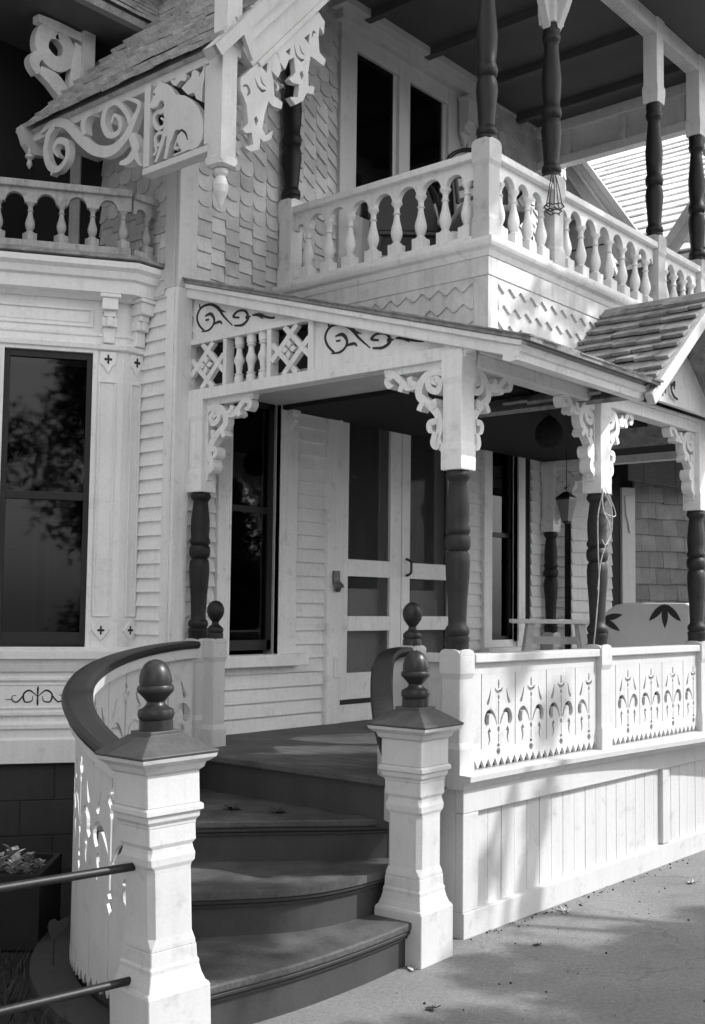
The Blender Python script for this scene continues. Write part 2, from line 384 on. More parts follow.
BR5 = [(0.242, -0.099, 0.03), (0.231, -0.131, 0.03), (0.193, -0.142, 0.02)]
BR6 = [(0.176, -0.29, 0.03), (0.161, -0.261, 0.03), (0.139, -0.245, 0.02)]
BR7 = [(0.079, -0.239, 0.03), (0.072, -0.27, 0.03), (0.094, -0.28, 0.02)]
BR8 = [(0.078, -0.414, 0.01), (0.1, -0.4, 0.03), (0.1, -0.364, 0.035), (0.056, -0.356, 0.03)]
BR9 = [(0.038, -0.477, 0.01), (0.055, -0.493, 0.03), (0.077, -0.468, 0.034), (0.063, -0.415, 0.03)]
SC0 = [(0.116, 0.064, 0.012), (0.065, 0.116, 0.014), (0.048, 0.177, 0.014), (0.089, 0.232, 0.014), (0.175, 0.237, 0.016), (0.25, 0.195, 0.022), (0.293, 0.138, 0.014), (0.378, 0.057, 0.006)]
SC1 = [(0.067, 0.26, 0.004), (0.074, 0.232, 0.012)]
SC2 = [(0.124, 0.165, 0.008), (0.177, 0.171, 0.02), (0.21, 0.129, 0.016), (0.2, 0.087, 0.012), (0.159, 0.06, 0.012), (0.095, 0.06, 0.006)]
SC3 = [(0.2, 0.095, 0.01), (0.263, 0.102, 0.016), (0.284, 0.081, 0.004)]
SC4 = [(0.146, 0.14, 0.03), (0.146, 0.129, 0.03)]
SC5 = [(0.25, 0.188, 0.02), (0.313, 0.16, 0.004)]
SC6 = [(0.398, 0.052, 0.01), (0.469, 0.045, 0.014), (0.518, 0.08, 0.014), (0.493, 0.134, 0.014), (0.426, 0.145, 0.012), (0.386, 0.115, 0.014), (0.438, 0.1, 0.01)]
SC7 = [(0.498, 0.09, 0.02), (0.542, 0.09, 0.004)]
SC8 = [(0.558, 0.095, 0.008), (0.617, 0.088, 0.02), (0.676, 0.062, 0.014), (0.734, 0.046, 0.012), (0.743, 0.054, 0.008)]
SC9 = [(0.607, 0.087, 0.016), (0.647, 0.055, 0.004)]
# ================================================================== SETTING
mb = MB(); mb.box(-60, 60, -60, 60, -.3, 0)
tag(mb.build('driveway', 'concrete'), kind='structure')
# soil bed beside the steps, under the bay
mb = MB(); mb.prism(frame((0, 0, 0), X_, Y_, Z_), [(-1.95, .25), (-1.72, .75), (-1.45, 1.25), (-.9, 1.75), (-.2, 1.95), (.05, 2.25), (.05, 5), (-3.0, 5), (-3.0, .25)], -.05, .012)
tag(mb.build('garden_bed', 'soil'), kind='structure')

# ================================================================== HOUSE
house = thing('house', 'pale victorian timber house with clapboard below, patterned shingles above and a carved gable', 'house', (0, 0, 0))
YW = 2.22
FW = frame((0, YW, 0), X_, Z_, -Y_)          # front wall, w = towards the street
FL = frame((.05, YW, 0), Y_, Z_, -X_)        # side wall, u = away from the street
# ---- front wall clapboards under the porch
mb = MB()
for (a, b, c, d, o) in ((.15, .40, .8, 3.7, 0), (.40, 1.15, .8, 1.24, 0), (.40, 1.15, 3.16, 3.7, .02), (1.15, 1.465, .8, 3.7, 0), (1.465, 3.23, 3.40, 3.7, .02),
                        (3.23, 3.47, .8, 3.7, 0), (3.47, 4.28, .8, 1.37, 0), (3.47, 4.28, 3.3, 3.7, 0), (4.28, 4.9, .8, 3.7, 0)):
    clap(mb, FW, a, b, c, d, .096, o)
mb.build('clapboard_wall', 'clap', house)
mb = MB()
for (a, b, c, d) in ((.06, .515, .0, 5.3), (.515, .97, 0, 1.30), (.515, .97, 3.1, 5.75), (.97, 1.617, 0, 6.2), (1.617, 3.08, 0, .8), (1.617, 3.08, 3.22, 4.6), (1.617, 1.75, 4.6, 6.6), (2.225, 2.458, 4.6, 6.6), (1.75, 2.94, 5.88, 6.6),
                     (2.94, 3.6, 4.6, 6.6), (3.08, 3.6, 0, 4.6), (3.6, 4.0, 0, 1.37), (3.6, 4.0, 3.2, 6.6), (4.0, 4.9, 0, 6.6)):
    mb.box(a, b, YW + .003, YW + .14, c, min(d, 5.05 if a < .1 else 9))
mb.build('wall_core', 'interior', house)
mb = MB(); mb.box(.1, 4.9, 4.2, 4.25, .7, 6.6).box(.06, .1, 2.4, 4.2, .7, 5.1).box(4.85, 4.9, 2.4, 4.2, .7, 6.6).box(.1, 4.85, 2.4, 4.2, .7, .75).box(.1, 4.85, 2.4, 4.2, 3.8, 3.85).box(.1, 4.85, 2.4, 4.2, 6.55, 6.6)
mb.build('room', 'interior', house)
# ---- side wall below (between corner board and bay) and above (gable)
mb = MB(); clap(mb, FL, 0, .42, .82, 3.7, .090); mb.build('side_clapboard_wall', 'clap', house)
mb = MB(); mb.box(.053, .12, YW + .02, 3.05, 0, 5.1); mb.build('wall_core', 'interior', house)
mb = MB(); mb.box(.028, .155, YW - .028, YW, .8, 3.66).box(.022, .05, YW - .0, YW + .075, .8, 3.66)
mb.build('corner_board', 'trim', house, bevel=.004)
mb = MB(); mb.box(.028, .185, YW - .03, YW, 3.66, 5.05).box(.020, .05, YW, YW + .10, 3.66, 5.05)
mb.build('corner_board', 'lattice', house, bevel=.004)
rows = []
v = 3.62
while v < 6.4:
    rows.append((v, .185, 'step' if v < 4.2 else 'scallop' if v < 4.62 else 'saw' if v < 5.35 else 'scallop')); v += .105
mb = MB()
for k, rw in enumerate(rows):
    lo = max(.185, (rw[0] + .19 - 4.77) / 1.11 - .40)
    if lo < 1.45: shingle_rows(mb, FW, lo, 1.54, [rw], .125 if k % 2 else .1252)
mb.build('patterned_shingle_wall', 'shingle', house); mb = MB(); shingle_rows(mb, FW, 3.29, 4.9, rows, .125)
mb.build('patterned_shingle_wall', 'shingle', house)
mb = MB(); shingle_rows(mb, FL, .10, .80, [q for q in rows if q[0] < 4.85], .125)
mb.build('patterned_shingle_wall', 'shingle', house)

# ---- window under the porch
w = MB(); w.box(.46, .575, YW - .045, YW, 1.30, 3.15).box(1.03, 1.207, YW - .045, YW, 1.30, 3.15).box(.46, 1.207, YW - .05, YW, 3.05, 3.16).box(.43, 1.24, YW - .075, YW, 3.16, 3.21)
w.box(1.03, 1.05, YW - .05, YW + .10, 1.31, 3.05).box(.555, .575, YW - .05, YW + .10, 1.31, 3.05)
win = w.build('window', 'trim', house, bevel=.004); win.location.x = -.06
f = MB()
for a, b, c, d, y in ((.577, .612, 1.34, 3.05, 0), (.985, 1.03, 1.34, 3.05, 0), (.577, 1.03, 1.34, 1.41, 0), (.577, 1.03, 3.0, 3.05, 0), (.577, 1.03, 2.27, 2.315, .005)):
    f.box(a, b, YW + .02 + y, YW + .06 + y, c, d)
f.build('sash', 'frame', win, bevel=.003)
MB().box(.612, .985, YW + .038, YW + .042, 1.41, 3.0).build('pane', 'glass', win)
MB().box(.44, 1.265, YW - .12, YW + .02, 1.235, 1.315).build('sill', 'trim', win, bevel=.006)
c = MB()
n = 18
pts = [(.60 + .02 * i, YW + .17 + .018 * math.sin(i * 1.9)) for i in range(9)]
c.loft([[(x, y, 1.35) for x, y in pts] + [(x, y + .004, 1.35) for x, y in pts[::-1]], [(x, y, 3.1) for x, y in pts] + [(x, y + .004, 3.1) for x, y in pts[::-1]]])
c.build('curtain', 'shutter', win)
# ---- second window further along
w = MB(); w.box(3.47, 3.595, YW - .05, YW, 1.30, 3.22).box(4.0, 4.13, YW - .05, YW, 1.30, 3.22).box(3.45, 4.15, YW - .06, YW, 3.2, 3.30)
w.box(3.42, 4.19, YW - .12, YW, 3.30, 3.36).box(3.40, 4.21, YW - .16, YW, 3.36, 3.41).box(4.0, 4.02, YW - .05, YW + .09, 1.35, 3.2)
win = w.build('window', 'trim', house, bevel=.006)
f = MB()
for a, b, cc, d in ((3.597, 3.63, 1.34, 3.2), (3.965, 4.0, 1.34, 3.2), (3.597, 4.0, 1.34, 1.4), (3.597, 4.0, 3.15, 3.2), (3.597, 4.0, 2.27, 2.31)):
    f.box(a, b, YW + .02, YW + .06, cc, d)
f.build('sash', 'frame', win)
MB().box(3.63, 3.965, YW + .038, YW + .042, 1.4, 3.15).build('pane', 'glass', win)
MB().box(3.45, 4.16, YW - .11, YW + .02, 1.24, 1.31).build('sill', 'trim', win, bevel=.006)

# ---- screen doors
d = MB(); d.box(1.465, 1.617, YW - .05, YW + .02, .8, 3.40).box(3.08, 3.232, YW - .05, YW + .02, .8, 3.40).box(1.617, 3.08, YW - .048, YW + .02, 3.222, 3.36)
d.box(1.44, 3.26, YW - .085, YW, 3.36, 3.42).box(1.617, 3.08, YW - .03, YW + .1, .80, .93)
d.build('door_frame', 'trim', house, bevel=.005)
def leaf(x0, x1, g0, g1, mirrored):
    m = MB(); y0, y1 = YW - .03, YW + .008
    m.box(x0, g0, y0, y1, .945, 3.215).box(g1, x1, y0, y1, .945, 3.215)
    for a, b in ((.965, 1.157), (1.464, 1.573), (1.867, 1.993), (3.113, 3.213)): m.box(g0, g1, y0, y1, a, b)
    o = m.build('screen_door', 'trim', house, bevel=.003)
    MB().box(x0 + .01, x1 - .01, y0 - .004, y0 + .02, .93, .965).build('sweep', 'frame', o)
    s = MB()
    for a, b in ((1.157, 1.464), (1.573, 1.867), (1.993, 3.113)): s.box(g0, g1, YW - .008, YW - .005, a, b)
    s.build('screen', SCREEN, o)
    return o
def screen_mat():
    m, nt, b = nodes('fly_screen'); N, L = nt.nodes, nt.links
    out = [n for n in N if n.type == 'OUTPUT_MATERIAL'][0]
    tr = N.new('ShaderNodeBsdfTransparent'); mx = N.new('ShaderNodeMixShader'); mx.inputs['Fac'].default_value = .36
    b.inputs['Base Color'].default_value = (.05, .05, .05, 1); b.inputs['Roughness'].default_value = .8
    L.new(tr.outputs[0], mx.inputs[1]); L.new(b.outputs[0], mx.inputs[2]); L.new(mx.outputs[0], out.inputs['Surface'])
    return m
SCREEN = screen_mat()
l1 = leaf(1.617, 2.343, 1.712, 2.206, False)
l2 = leaf(2.352, 3.08, 2.457, 2.985, True)
h = MB(); h.tube(crom([(2.41, YW - .03, 2.02), (2.41, YW - .075, 2.0), (2.41, YW - .08, 1.96), (2.41, YW - .075, 1.91), (2.41, YW - .03, 1.89)], 4), .010); h.build('handle', 'iron', l2, smooth=True)
# inner doors seen dimly through the screens: lower panels grey, upper glass dark
def inner_door(x0, x1):
    i = MB(); y = YW + .09
    i.box(x0, x1, y, y + .03, .82, 1.78).box(x0, x0 + .12, y, y + .03, 1.78, 3.2).box(x1 - .12, x1, y, y + .03, 1.78, 3.2).box(x0 + .12, x1 - .12, y, y + .03, 3.05, 3.2)
    for a, b in ((.95, 1.38), (1.46, 1.74)):
        i.box(x0 + .09, x1 - .09, y - .012, y, a, a + .03).box(x0 + .09, x1 - .09, y - .012, y, b - .03, b).box(x0 + .09, x0 + .12, y - .012, y, a, b).box(x1 - .12, x1 - .09, y - .012, y, a, b)
    o = i.build('inner_door', 'trim', house)
    MB().box(x0 + .12, x1 - .12, y + .012, y + .016, 1.78, 3.05).build('pane', 'glass', o)
    k = MB(); xm = (x0 + x1) / 2
    k.prism(frame((xm, y + .1, 0), X_, Z_, -Y_), [(-.22, 3.05), (.22, 3.05), (.20, 2.5), (.12, 2.2), (.16, 2.0), (.02, 1.86), (-.05, 2.25), (-.18, 2.5)], 0, .01)
    k.build('curtain', 'curtain', o)
inner_door(1.63, 2.34); inner_door(2.355, 3.07)
# corbels at the door head, knocker, bell box
def corbel(mb, F, h=.24, wd=.07, dp=.08):
    mb.fbox(F, -wd / 2 - .012, wd / 2 + .012, h - .03, h, 0, dp + .012)
    mb.fbox(F, -wd / 2, wd / 2, h * .52, h - .03, 0, dp)
    mb.fbox(F, -wd / 2 + .006, wd / 2 - .006, h * .30, h * .52, 0, dp * .55)
    disc(mb, frame(F(0, 0, 0), V(F(0, 0, 1)) - V(F(0, 0, 0)), Z_, V(F(1, 0, 0)) - V(F(0, 0, 0))), dp * .55, h * .50, .03, -wd * .4, wd * .4)
    mb.prism(F, [(-wd / 2, h * .30), (wd / 2, h * .30), (.012, .02), (0, 0), (-.012, .02)], 0, .022)
mb = MB(); corbel(mb, frame((1.575, YW - .05, 2.98), X_, Z_, -Y_)); mb.build('corbel', 'trim', house)
mb = MB(); corbel(mb, frame((1.06, YW - .045, 2.86), X_, Z_, -Y_), .14, .05, .05); mb.build('corbel', 'trim', house)
k = MB(); Fk0 = frame((1.55, YW - .05, 1.76), X_, Z_, -Y_); Fk = lambda u, v, w=0: Fk0(u * .62, v * .70, w * .6)
k.prism(Fk, [(-.05, .20), (.05, .20), (.055, .10), (.05, .06), (-.045, .06), (-.06, .12)], 0, .03)
for i in range(4): k.tube([Fk(-.038 + .022 * i, .08, .025), Fk(-.036 + .022 * i, .03, .055), Fk(-.03 + .02 * i, -.005 - .01 * (i % 2), .03)], [.013, .012, .009])
k.tube([Fk(.045, .08, .02), Fk(.085, .05, .04), Fk(.10, .03, .035)], [.013, .011, .008])
k.build('door_knocker', 'brass', house, smooth=True)
k = MB(); k.box(1.545, 1.61, YW - .065, YW - .05, 1.13, 1.28).box(1.56, 1.598, YW - .073, YW - .065, 1.15, 1.26); k.build('bell_plate', 'trim', house, bevel=.006)

# ---- upper door-windows onto the balcony
w = MB()
w.box(1.54, 1.75, YW - .03, YW + .02, 3.9, 6.02).box(2.94, 3.29, YW - .03, YW + .02, 3.9, 6.02).box(2.27, 2.41, YW - .03, YW + .02, 3.9, 6.02).box(1.75, 2.27, YW - .028, YW + .02, 5.88, 6.02).box(2.41, 2.94, YW - .028, YW + .02, 5.88, 6.02)
w.box(1.75, 2.27, YW - .026, YW + .02, 3.9, 4.60).box(2.41, 2.94, YW - .026, YW + .02, 3.9, 4.60)
w.box(1.50, 3.33, YW - .10, YW, 6.02, 6.10).box(1.46, 3.37, YW - .16, YW, 6.10, 6.18).box(1.54, 1.64, YW - .05, YW - .03, 3.9, 6.02).box(3.19, 3.29, YW - .05, YW - .03, 3.9, 6.02)
up = w.build('balcony_door', 'lattice', house, bevel=.004)
f = MB()
for x0, x1 in ((1.75, 2.27), (2.41, 2.94)):
    f.box(x0, x0 + .012, YW, YW + .03, 4.6, 5.88).box(x1 - .045, x1, YW, YW + .03, 4.6, 5.88)
f.build('sash', 'lattice', up)
mb = MB(); mb.box(1.762, 2.225, YW + .014, YW + .018, 4.6, 5.88).box(2.422, 2.895, YW + .014, YW + .018, 4.6, 5.88); mb.build('pane', 'glass', up)
mb = MB(); corbel(mb, frame((3.12, YW - .05, 5.55), X_, Z_, -Y_), .42, .12, .10); mb.build('corbel', 'lattice', house)

# ---- gable roof over the carved eave
E45 = V((1, 0, 1.11)).normalized()
FR = frame((-.47, 1.20, 4.765), Y_, E45, V((-1.11, 0, 1)).normalized())   # u = away, v = up slope
mb = MB(); roof_shingles(mb, FR, 0, 1.95, -.03, 2.5, .15, (.12, .22), th=.050)
mb.fbox(FR, .02, 1.93, 0, 2.5, -.03, -.002).fbox(FR, 1.93, 3.2, 1.30, 2.5, -.03, -.002); roof_shingles(mb, FR, 1.95, 3.2, 1.345, 2.4, .15, (.12, .22), th=.050)
mb.build('shingled_roof', 'roof', house)
mb = MB(); mb.fbox(FR, 0, 1.95, -.005, .035, -.06, -.032)
mb.fbox(frame((-.45, 1.22, 0), Y_, Z_, -X_), .14, 1.95, 4.69, 4.735, -.05, .0)
mb.build('eave_board', 'lattice', house, bevel=.004)
mb = MB(); mb.box(-.41, .05, 1.30, 3.1, 4.70, 4.715); mb.build('eave_soffit', 'lattice', house)
# rake of the street gable: layered boards
SL = V((1, 0, 1.11)).normalized()
FK = frame((-.52, 1.20, 4.72), SL, V((-1.11, 0, 1)).normalized(), -Y_)   # u up the rake, v outwards/up
mb = MB(); mb.fbox(FK, .1, 2.5, -.20, -.03, -.06, .0).fbox(FK, .12, 2.5, -.09, -.025, 0, .03).fbox(FK, .14, 2.5, -.225, -.195, -.05, .02)
mb.build('bargeboard', 'lattice', house, bevel=.005)
mb = MB(); mb.fbox(FK, -.14, 2.5, -.028, .035, -.05, .055)
mb.prism(FK, [(-.14, .035), (-.14, -.028), (.10, -.028), (.06, -.16), (.20, -.02), (.2, .035)], .030, .057)
mb.build('rake_moulding', 'white', house)
mb = MB(); mb.fbox(FR, 1.93, 2.0, -.06, .42, -.05, .04); mb.build('rake_end_board', 'white', house)
FD = frame((-.45, 1.215, 4.16), X_, Z_, -Y_)
H1 = [stroke([(.065, .355, .004), (.095, .37, .016), (.115, .345, .022), (.10, .315, .006)]), stroke([(.155, .44, .004), (.18, .40, .016), (.215, .385, .02), (.245, .40, .006)]), stroke([(.20, .46, .004), (.215, .43, .014), (.245, .42, .004)]), [(.21, .52), (.255, .565), (.25, .50)], [(.155, .20), (.175, .225), (.19, .20), (.172, .165)], stroke([(.335, .425, .004), (.345, .455, .016), (.325, .47, .005)])]
H2 = [stroke([(.47, .75, .004), (.49, .70, .016), (.53, .685, .02), (.555, .70, .006)]), stroke([(.515, .77, .004), (.535, .735, .014), (.56, .73, .004)]), [(.555, .83), (.60, .875), (.595, .81)], [(.52, .60), (.54, .625), (.555, .60), (.538, .565)], stroke([(.62, .86, .004), (.635, .90, .014), (.655, .90, .004)]), [(.40, .685), (.44, .725), (.435, .675)]]
for dp, hl in ((DROP, H1), (DROP2, H2)):
    vs, fs = cut_panel(dp, hl, .04); mb = MB(); mb.add([FD(a, b, c) for a, b, c in vs], fs); mb.build('gingerbread_drop', 'lattice', house)
# corner pendant post
p = MB(); p.sq([(4.06, .062), (4.09, .062), (4.10, .055), (4.68, .055)], (-.47, 1.265, 0)); p.sq([(4.035, .05), (4.045, .066), (4.06, .066), (4.065, .05)], (-.47, 1.265, 0), ch=.02)
p.lathe([(0, .004), (.02, .014), (.05, .022), (.09, .038), (.13, .043), (.165, .034), (.18, .026), (.195, .038), (.215, .042), (.23, .03)], (-.47, 1.265, 3.81))
p.sq([(4.68, .055), (5.6, .055)], (-.44, 1.265, 0))
p.build('pendant_post', 'lattice', house, bevel=.003)
# carved animal panel, seen from the side street
FP = frame((-.45, 1.93, 4.16), -Y_, Z_, -X_)
mb = MB(); mb.prism(FP, [(-.01, .0), (.60, .0), (.60, .040), (-.01, .040)], -.05, .03); mb.fbox(FP, -.008, .045, .046, .54, -.02, .028).fbox(FP, .525, .60, .046, .50, -.02, .028)
pn = mb.build('carved_panel', 'lattice', house, bevel=.003)
MB().fbox(FP, .0, .58, .01, .52, -.055, -.045).build('shade_backing', 'found', pn)  # dark sheet in place of the shaded gap behind the cut-through carving
mb = MB(); mb.prism(FP, FOX, -.018, .030); mb.build('seated_animal', 'lattice', pn, bevel=.004)
for q, w in ((FOXLEAF, .015), (FOXLEAF2, .014)):
    mb = MB(); mb.prism(FP, q, -.018, w); mb.build('carved_leaf', 'lattice', pn)
for i, q in enumerate((FOXC1, FOXC2, FOXC3, FOXC4)):
    mb = MB(); ribbon(mb, FP, q, -.018, .004 + .001 * i); mb.build('carved_curl', 'lattice', pn)
mb = MB(); disc(mb, FP, .085, .465, .007, .030, .032, 8); ribbon(mb, FP, [(.30, .165, .006), (.335, .182, .012), (.375, .15, .012), (.39, .11, .005)], .0301, .032); mb.build('carved_line', 'incise', pn)
mb = MB()
for i, q in enumerate((GB1, GB2, GB3, GB4, GB5, GB6, GB7)): ribbon(mb, FP, q, -.02 - .001 * i, .022 + .0015 * i)
mb.build('scroll_bracket', 'lattice', house)
# curled end of the eave
mb = MB(); mb.prism(frame((-.45, 3.15, 0), -X_, Z_, Y_), [(-.1, 4.62), (.0, 4.60), (.06, 4.66), (.10, 4.76), (.06, 4.80), (-.02, 4.80), (-.25, 5.04), (-.30, 4.98)], -.03, .03)
mb.lathe([(0, .004), (.03, .02), (.06, .012), (.075, .03), (.09, .03), (.10, .014), (.14, .014)], (-.47, 3.13, 4.50))
mb.build('curled_eave_end', 'white', house)
# ---- second roof meeting in a valley, wall and bracket under it
FR2 = frame((-3, 3.0, 5.80), X_, V((0, 1, 1)).normalized(), V((0, -1, 1)).normalized())
mb = MB(); roof_shingles(mb, FR2, 0, 6.5, -.02, 1.6, .13, (.1, .17), th=.04); mb.fbox(FR2, 0, 6.5, 0, 1.6, -.06, -.002)
mb.build('upper_shingled_roof', 'roof', house)
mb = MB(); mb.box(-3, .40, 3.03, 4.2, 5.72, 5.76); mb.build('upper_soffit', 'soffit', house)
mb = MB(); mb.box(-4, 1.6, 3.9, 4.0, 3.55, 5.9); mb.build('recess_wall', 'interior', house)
mb = MB(); mb.box(-4, -.9, 3.93, 4.0, 0, 3.54); clap(mb, frame((0, 3.929, 0), X_, Z_, -Y_), -4, -1.0, .7, 3.54, .09); mb.build('rear_clapboard_wall', 'clap', house)
mb = MB(); mb.box(.05, .15, 3.3, 3.42, 3.6, 5.72).box(-1.1, -1.03, 3.83, 3.9, 3.6, 5.7).box(-.62, -.56, 3.84, 3.9, 3.6, 5.7); mb.build('recess_corner_board', 'shingle', house, bevel=.004)
FB2 = frame((.05, 3.36, 5.71), -X_, Z_, -Y_)
mb = MB()
for i, q in enumerate(([(.02, -.86, .05), (.08, -.70, .08), (.10, -.55, .10), (.20, -.44, .12), (.33, -.40, .06)], [(.20, -.08, .10), (.30, -.12, .11), (.32, -.24, .11), (.22, -.31, .11), (.12, -.26, .10), (.11, -.15, .10), (.19, -.08, .10)], [(.02, -.10, .07), (.04, -.30, .08), (.05, -.50, .08), (.04, -.75, .05)], [(.33, -.28, .06), (.38, -.36, .08), (.34, -.43, .05)], [(-.01, -.04, .06), (.20, -.04, .07), (.36, -.04, .05)])):
    ribbon(mb, FB2, q, -.03 - .001 * i, .03 + .001 * i)
mb.build('eave_bracket', 'shingle', house)

# ================================================================== BAY (part of the house)
B0 = V((-.11, 2.54, 0)); AD = V((-.825, .565, 0)).normalized(); AN = V((-.565, -.825, 0)).normalized()
FA = frame(B0, -AD, Z_, AN)        # u = -s (s grows leftwards), v = height, w = outwards
FBs = frame((-.11, 2.54, 0), X_, Z_, -Y_)    # narrow return face, u to the right up to .16
SE = 1.15
mb = MB()
for a, b, c, d in ((-SE, -.735, .82, 3.66), (-.195, -.0, .82, 3.66), (-.735, -.195, .82, 1.36), (-.735, -.195, 3.26, 3.66)):
    mb.fbox(FA, a, b, c, d, -.08, 0)
mb.fbox(FBs, .001, .16, .82, 3.66, -.05, 0)
mb.build('bay_wall', 'bay', house)
def plan_path(off):
    # outward-offset polyline of the bay plan: side wall -> narrow face -> long face
    k = V((-.11, 2.54, 0)); n1, n2 = V((0, -1, 0)), AN
    bis = (n1 + n2).normalized(); cpt = k + bis * (off / bis.dot(n1))
    return [V((.05, 2.54 - off, 0)), cpt, k + AD * SE + AN * off]
def sweep_bay(mb, prof, inner=-.06):
    """prof: (offset, z) outline from bottom to top; closed back at offset inner"""
    rings = []
    poly = [(inner, prof[0][1])] + prof + [(inner, prof[-1][1])]
    for k in range(3):
        rings.append([tuple(plan_path(o)[k] + Z_ * z) for o, z in poly])
    mb.loft(rings)
mb = MB(); sweep_bay(mb, [(.03, 3.575), (.05, 3.60), (.12, 3.605), (.13, 3.68), (.155, 3.69), (.17, 3.73), (.20, 3.75), (.205, 3.785), (.16, 3.80)])
mb.build('bay_cornice', 'bay', house)
mb = MB(); sweep_bay(mb, [(.19, 3.801), (.215, 3.803), (.215, 3.825), (.12, 3.86)], -.5); mb.build('bay_roof', 'roofedge', house)
mb = MB(); sweep_bay(mb, [(.008, 3.255), (.03, 3.262), (.035, 3.29), (.018, 3.30), (.018, 3.335), (.028, 3.345), (.028, 3.36), (.006, 3.37)], -.01); mb.build('bay_belt', 'bay', house)
mb = MB(); sweep_bay(mb, [(.01, 1.21), (.03, 1.22), (.045, 1.26), (.05, 1.29), (.085, 1.30), (.09, 1.345), (.02, 1.37)], -.01); mb.build('bay_sill', 'bay', house)
mb = MB(); sweep_bay(mb, [(.03, .66), (.03, .80), (.012, .815), (.012, .86), (.028, .87), (.028, .895), (.01, .91)], -.01); mb.build('bay_water_table', 'bay', house)
# frieze panel, apron panel, pilaster panels: raised mouldings
def panel(mb, F, u0, u1, v0, v1, t=.014, wd=.014, fld=.006):
    for a, b, c, d in ((u0, u1, v0, v0 + wd), (u0, u1, v1 - wd, v1), (u0, u0 + wd, v0 + wd, v1 - wd), (u1 - wd, u1, v0 + wd, v1 - wd)):
        mb.fbox(F, a, b, c, d, 0, t)
    if fld: mb.fbox(F, u0 + wd * 2, u1 - wd * 2, v0 + wd * 2, v1 - wd * 2, 0, fld)
mb = MB(); panel(mb, FA, -.80, -.20, 3.40, 3.52); panel(mb, FA, -.84, -.23, .95, 1.185, .022, .022); panel(mb, FA, -.18, .0, .95, 1.185, .022, .02)
panel(mb, FA, -.155, -.045, 1.56, 3.06, .012, .010, 0); panel(mb, FBs, .055, .135, 1.56, 3.06, .012, .010, 0)
panel(mb, FA, -.72, -.26, .99, 1.145, .012, .012, .0)
mb.build('bay_panel', 'bay', house, bevel=.003)
mb = MB()
for F, u in ((FA, -.10), (FBs, .095)):
    mb.fbox(F, u - .065, u + .065, 3.575, 3.60, 0, .13).fbox(F, u - .05, u + .05, 3.50, 3.575, 0, .115).fbox(F, u - .036, u + .036, 3.46, 3.50, 0, .085).fbox(F, u - .048, u + .048, 3.40, 3.46, 0, .07).fbox(F, u - .036, u + .036, 3.30, 3.40, 0, .045)
    mb.fbox(F, u - .018, u + .018, 3.40, 3.46, .07, .085)
mb.build('bay_corbel', 'bay', house, bevel=.006)
# pierced shields and lozenges on the pilasters
for F, u in ((FA, -.10), (FBs, .095)):
    for zc, q in ((3.20, 1), (1.475, .9)):
        mb = MB(); inc = MB()
        if zc > 3: mb.prism(F, [(u - .05, 3.25), (u + .05, 3.25), (u + .05, 3.17), (u + .03, 3.16), (u, 3.11), (u - .03, 3.16), (u - .05, 3.17)], 0, .014)
        else: mb.prism(F, [(u, 1.54), (u + .055, 1.475), (u, 1.41), (u - .055, 1.475)], 0, .014)
        o = mb.build('bay_shield', 'bay', house, bevel=.002)
        # one cross-shaped incision
        pts = []
        for k in range(24):
            a_ = 2 * PI * k / 24; r_ = .008 + .018 * abs(math.cos(2 * a_)) ** 1.5
            pts.append((u + r_ * math.cos(a_) * q, zc + r_ * math.sin(a_) * 1.25 * q))
        inc.prism(F, pts, .0141, .0155); inc.build('incised_cross', 'incise', o)
uC, vC = -.47, 1.068
inc = MB()
for sx in (-1, 1):
    for i, q in enumerate(([(.004, 0, .004), (.05, .035, .010), (.085, .01, .010), (.075, -.035, .009), (.035, -.03, .006), (.03, .0, .004)], [(.085, .005, .008), (.12, -.035, .009), (.15, -.025, .007), (.15, .0, .005), (.128, .005, .004)], [(.148, -.02, .006), (.19, -.02, .004)])):
        ribbon(inc, FA, [(uC + sx * a, vC + b, c) for a, b, c in q], .0061 + .0002 * i, .009 + .0003 * i, 4)
ribbon(inc, FA, [(uC, vC - .06, .003), (uC, vC - .045, .012), (uC, vC, .008), (uC, vC + .045, .012), (uC, vC + .06, .003)], .0067, .0098, 3)
inc.build('bay_ornament', 'incise', house)
# window of the bay
w = MB(); w.fbox(FA, -.735, -.195, 3.235, 3.262, -.06, .012)
w.fbox(FA, -.80, -.735, 1.36, 3.262, .001, .012).fbox(FA, -.195, -.165, 1.36, 3.262, .001, .010)
bw = w.build('bay_window', 'bay', house, bevel=.003)
f = MB()
for a, b, c, d in ((-.735, -.70, 1.385, 3.235), (-.23, -.195, 1.385, 3.235), (-.70, -.23, 1.385, 1.46), (-.70, -.23, 3.19, 3.235), (-.70, -.23, 2.29, 2.34)):
    f.fbox(FA, a, b, c, d, -.05, -.012)
f.build('sash', 'frame', bw, bevel=.003)
MB().fbox(FA, -.70, -.23, 1.46, 3.19, -.036, -.032).build('pane', 'glass', bw)
for a, b in ((-.695, -.50), (-.445, -.245)):
    s = MB(); s.fbox(FA, a, a + .02, 1.42, 2.27, -.09, -.065).fbox(FA, b - .02, b, 1.42, 2.27, -.09, -.065)
    z = 1.44
    while z < 2.26:
        s.add([FA(a + .02, z, -.07), FA(b - .02, z, -.07), FA(b - .02, z + .028, -.088), FA(a + .02, z + .028, -.088)], [(0, 1, 2, 3)]); z += .030
    s.build('shutter', 'shutter', bw)
s = MB(); s.fbox(FA, -.70, -.23, 1.4, 3.2, -.30, -.29).fbox(FA, -.71, -.70, 1.4, 3.2, -.29, -.08).fbox(FA, -.23, -.22, 1.4, 3.2, -.29, -.08); s.build('reveal', 'interior', bw)
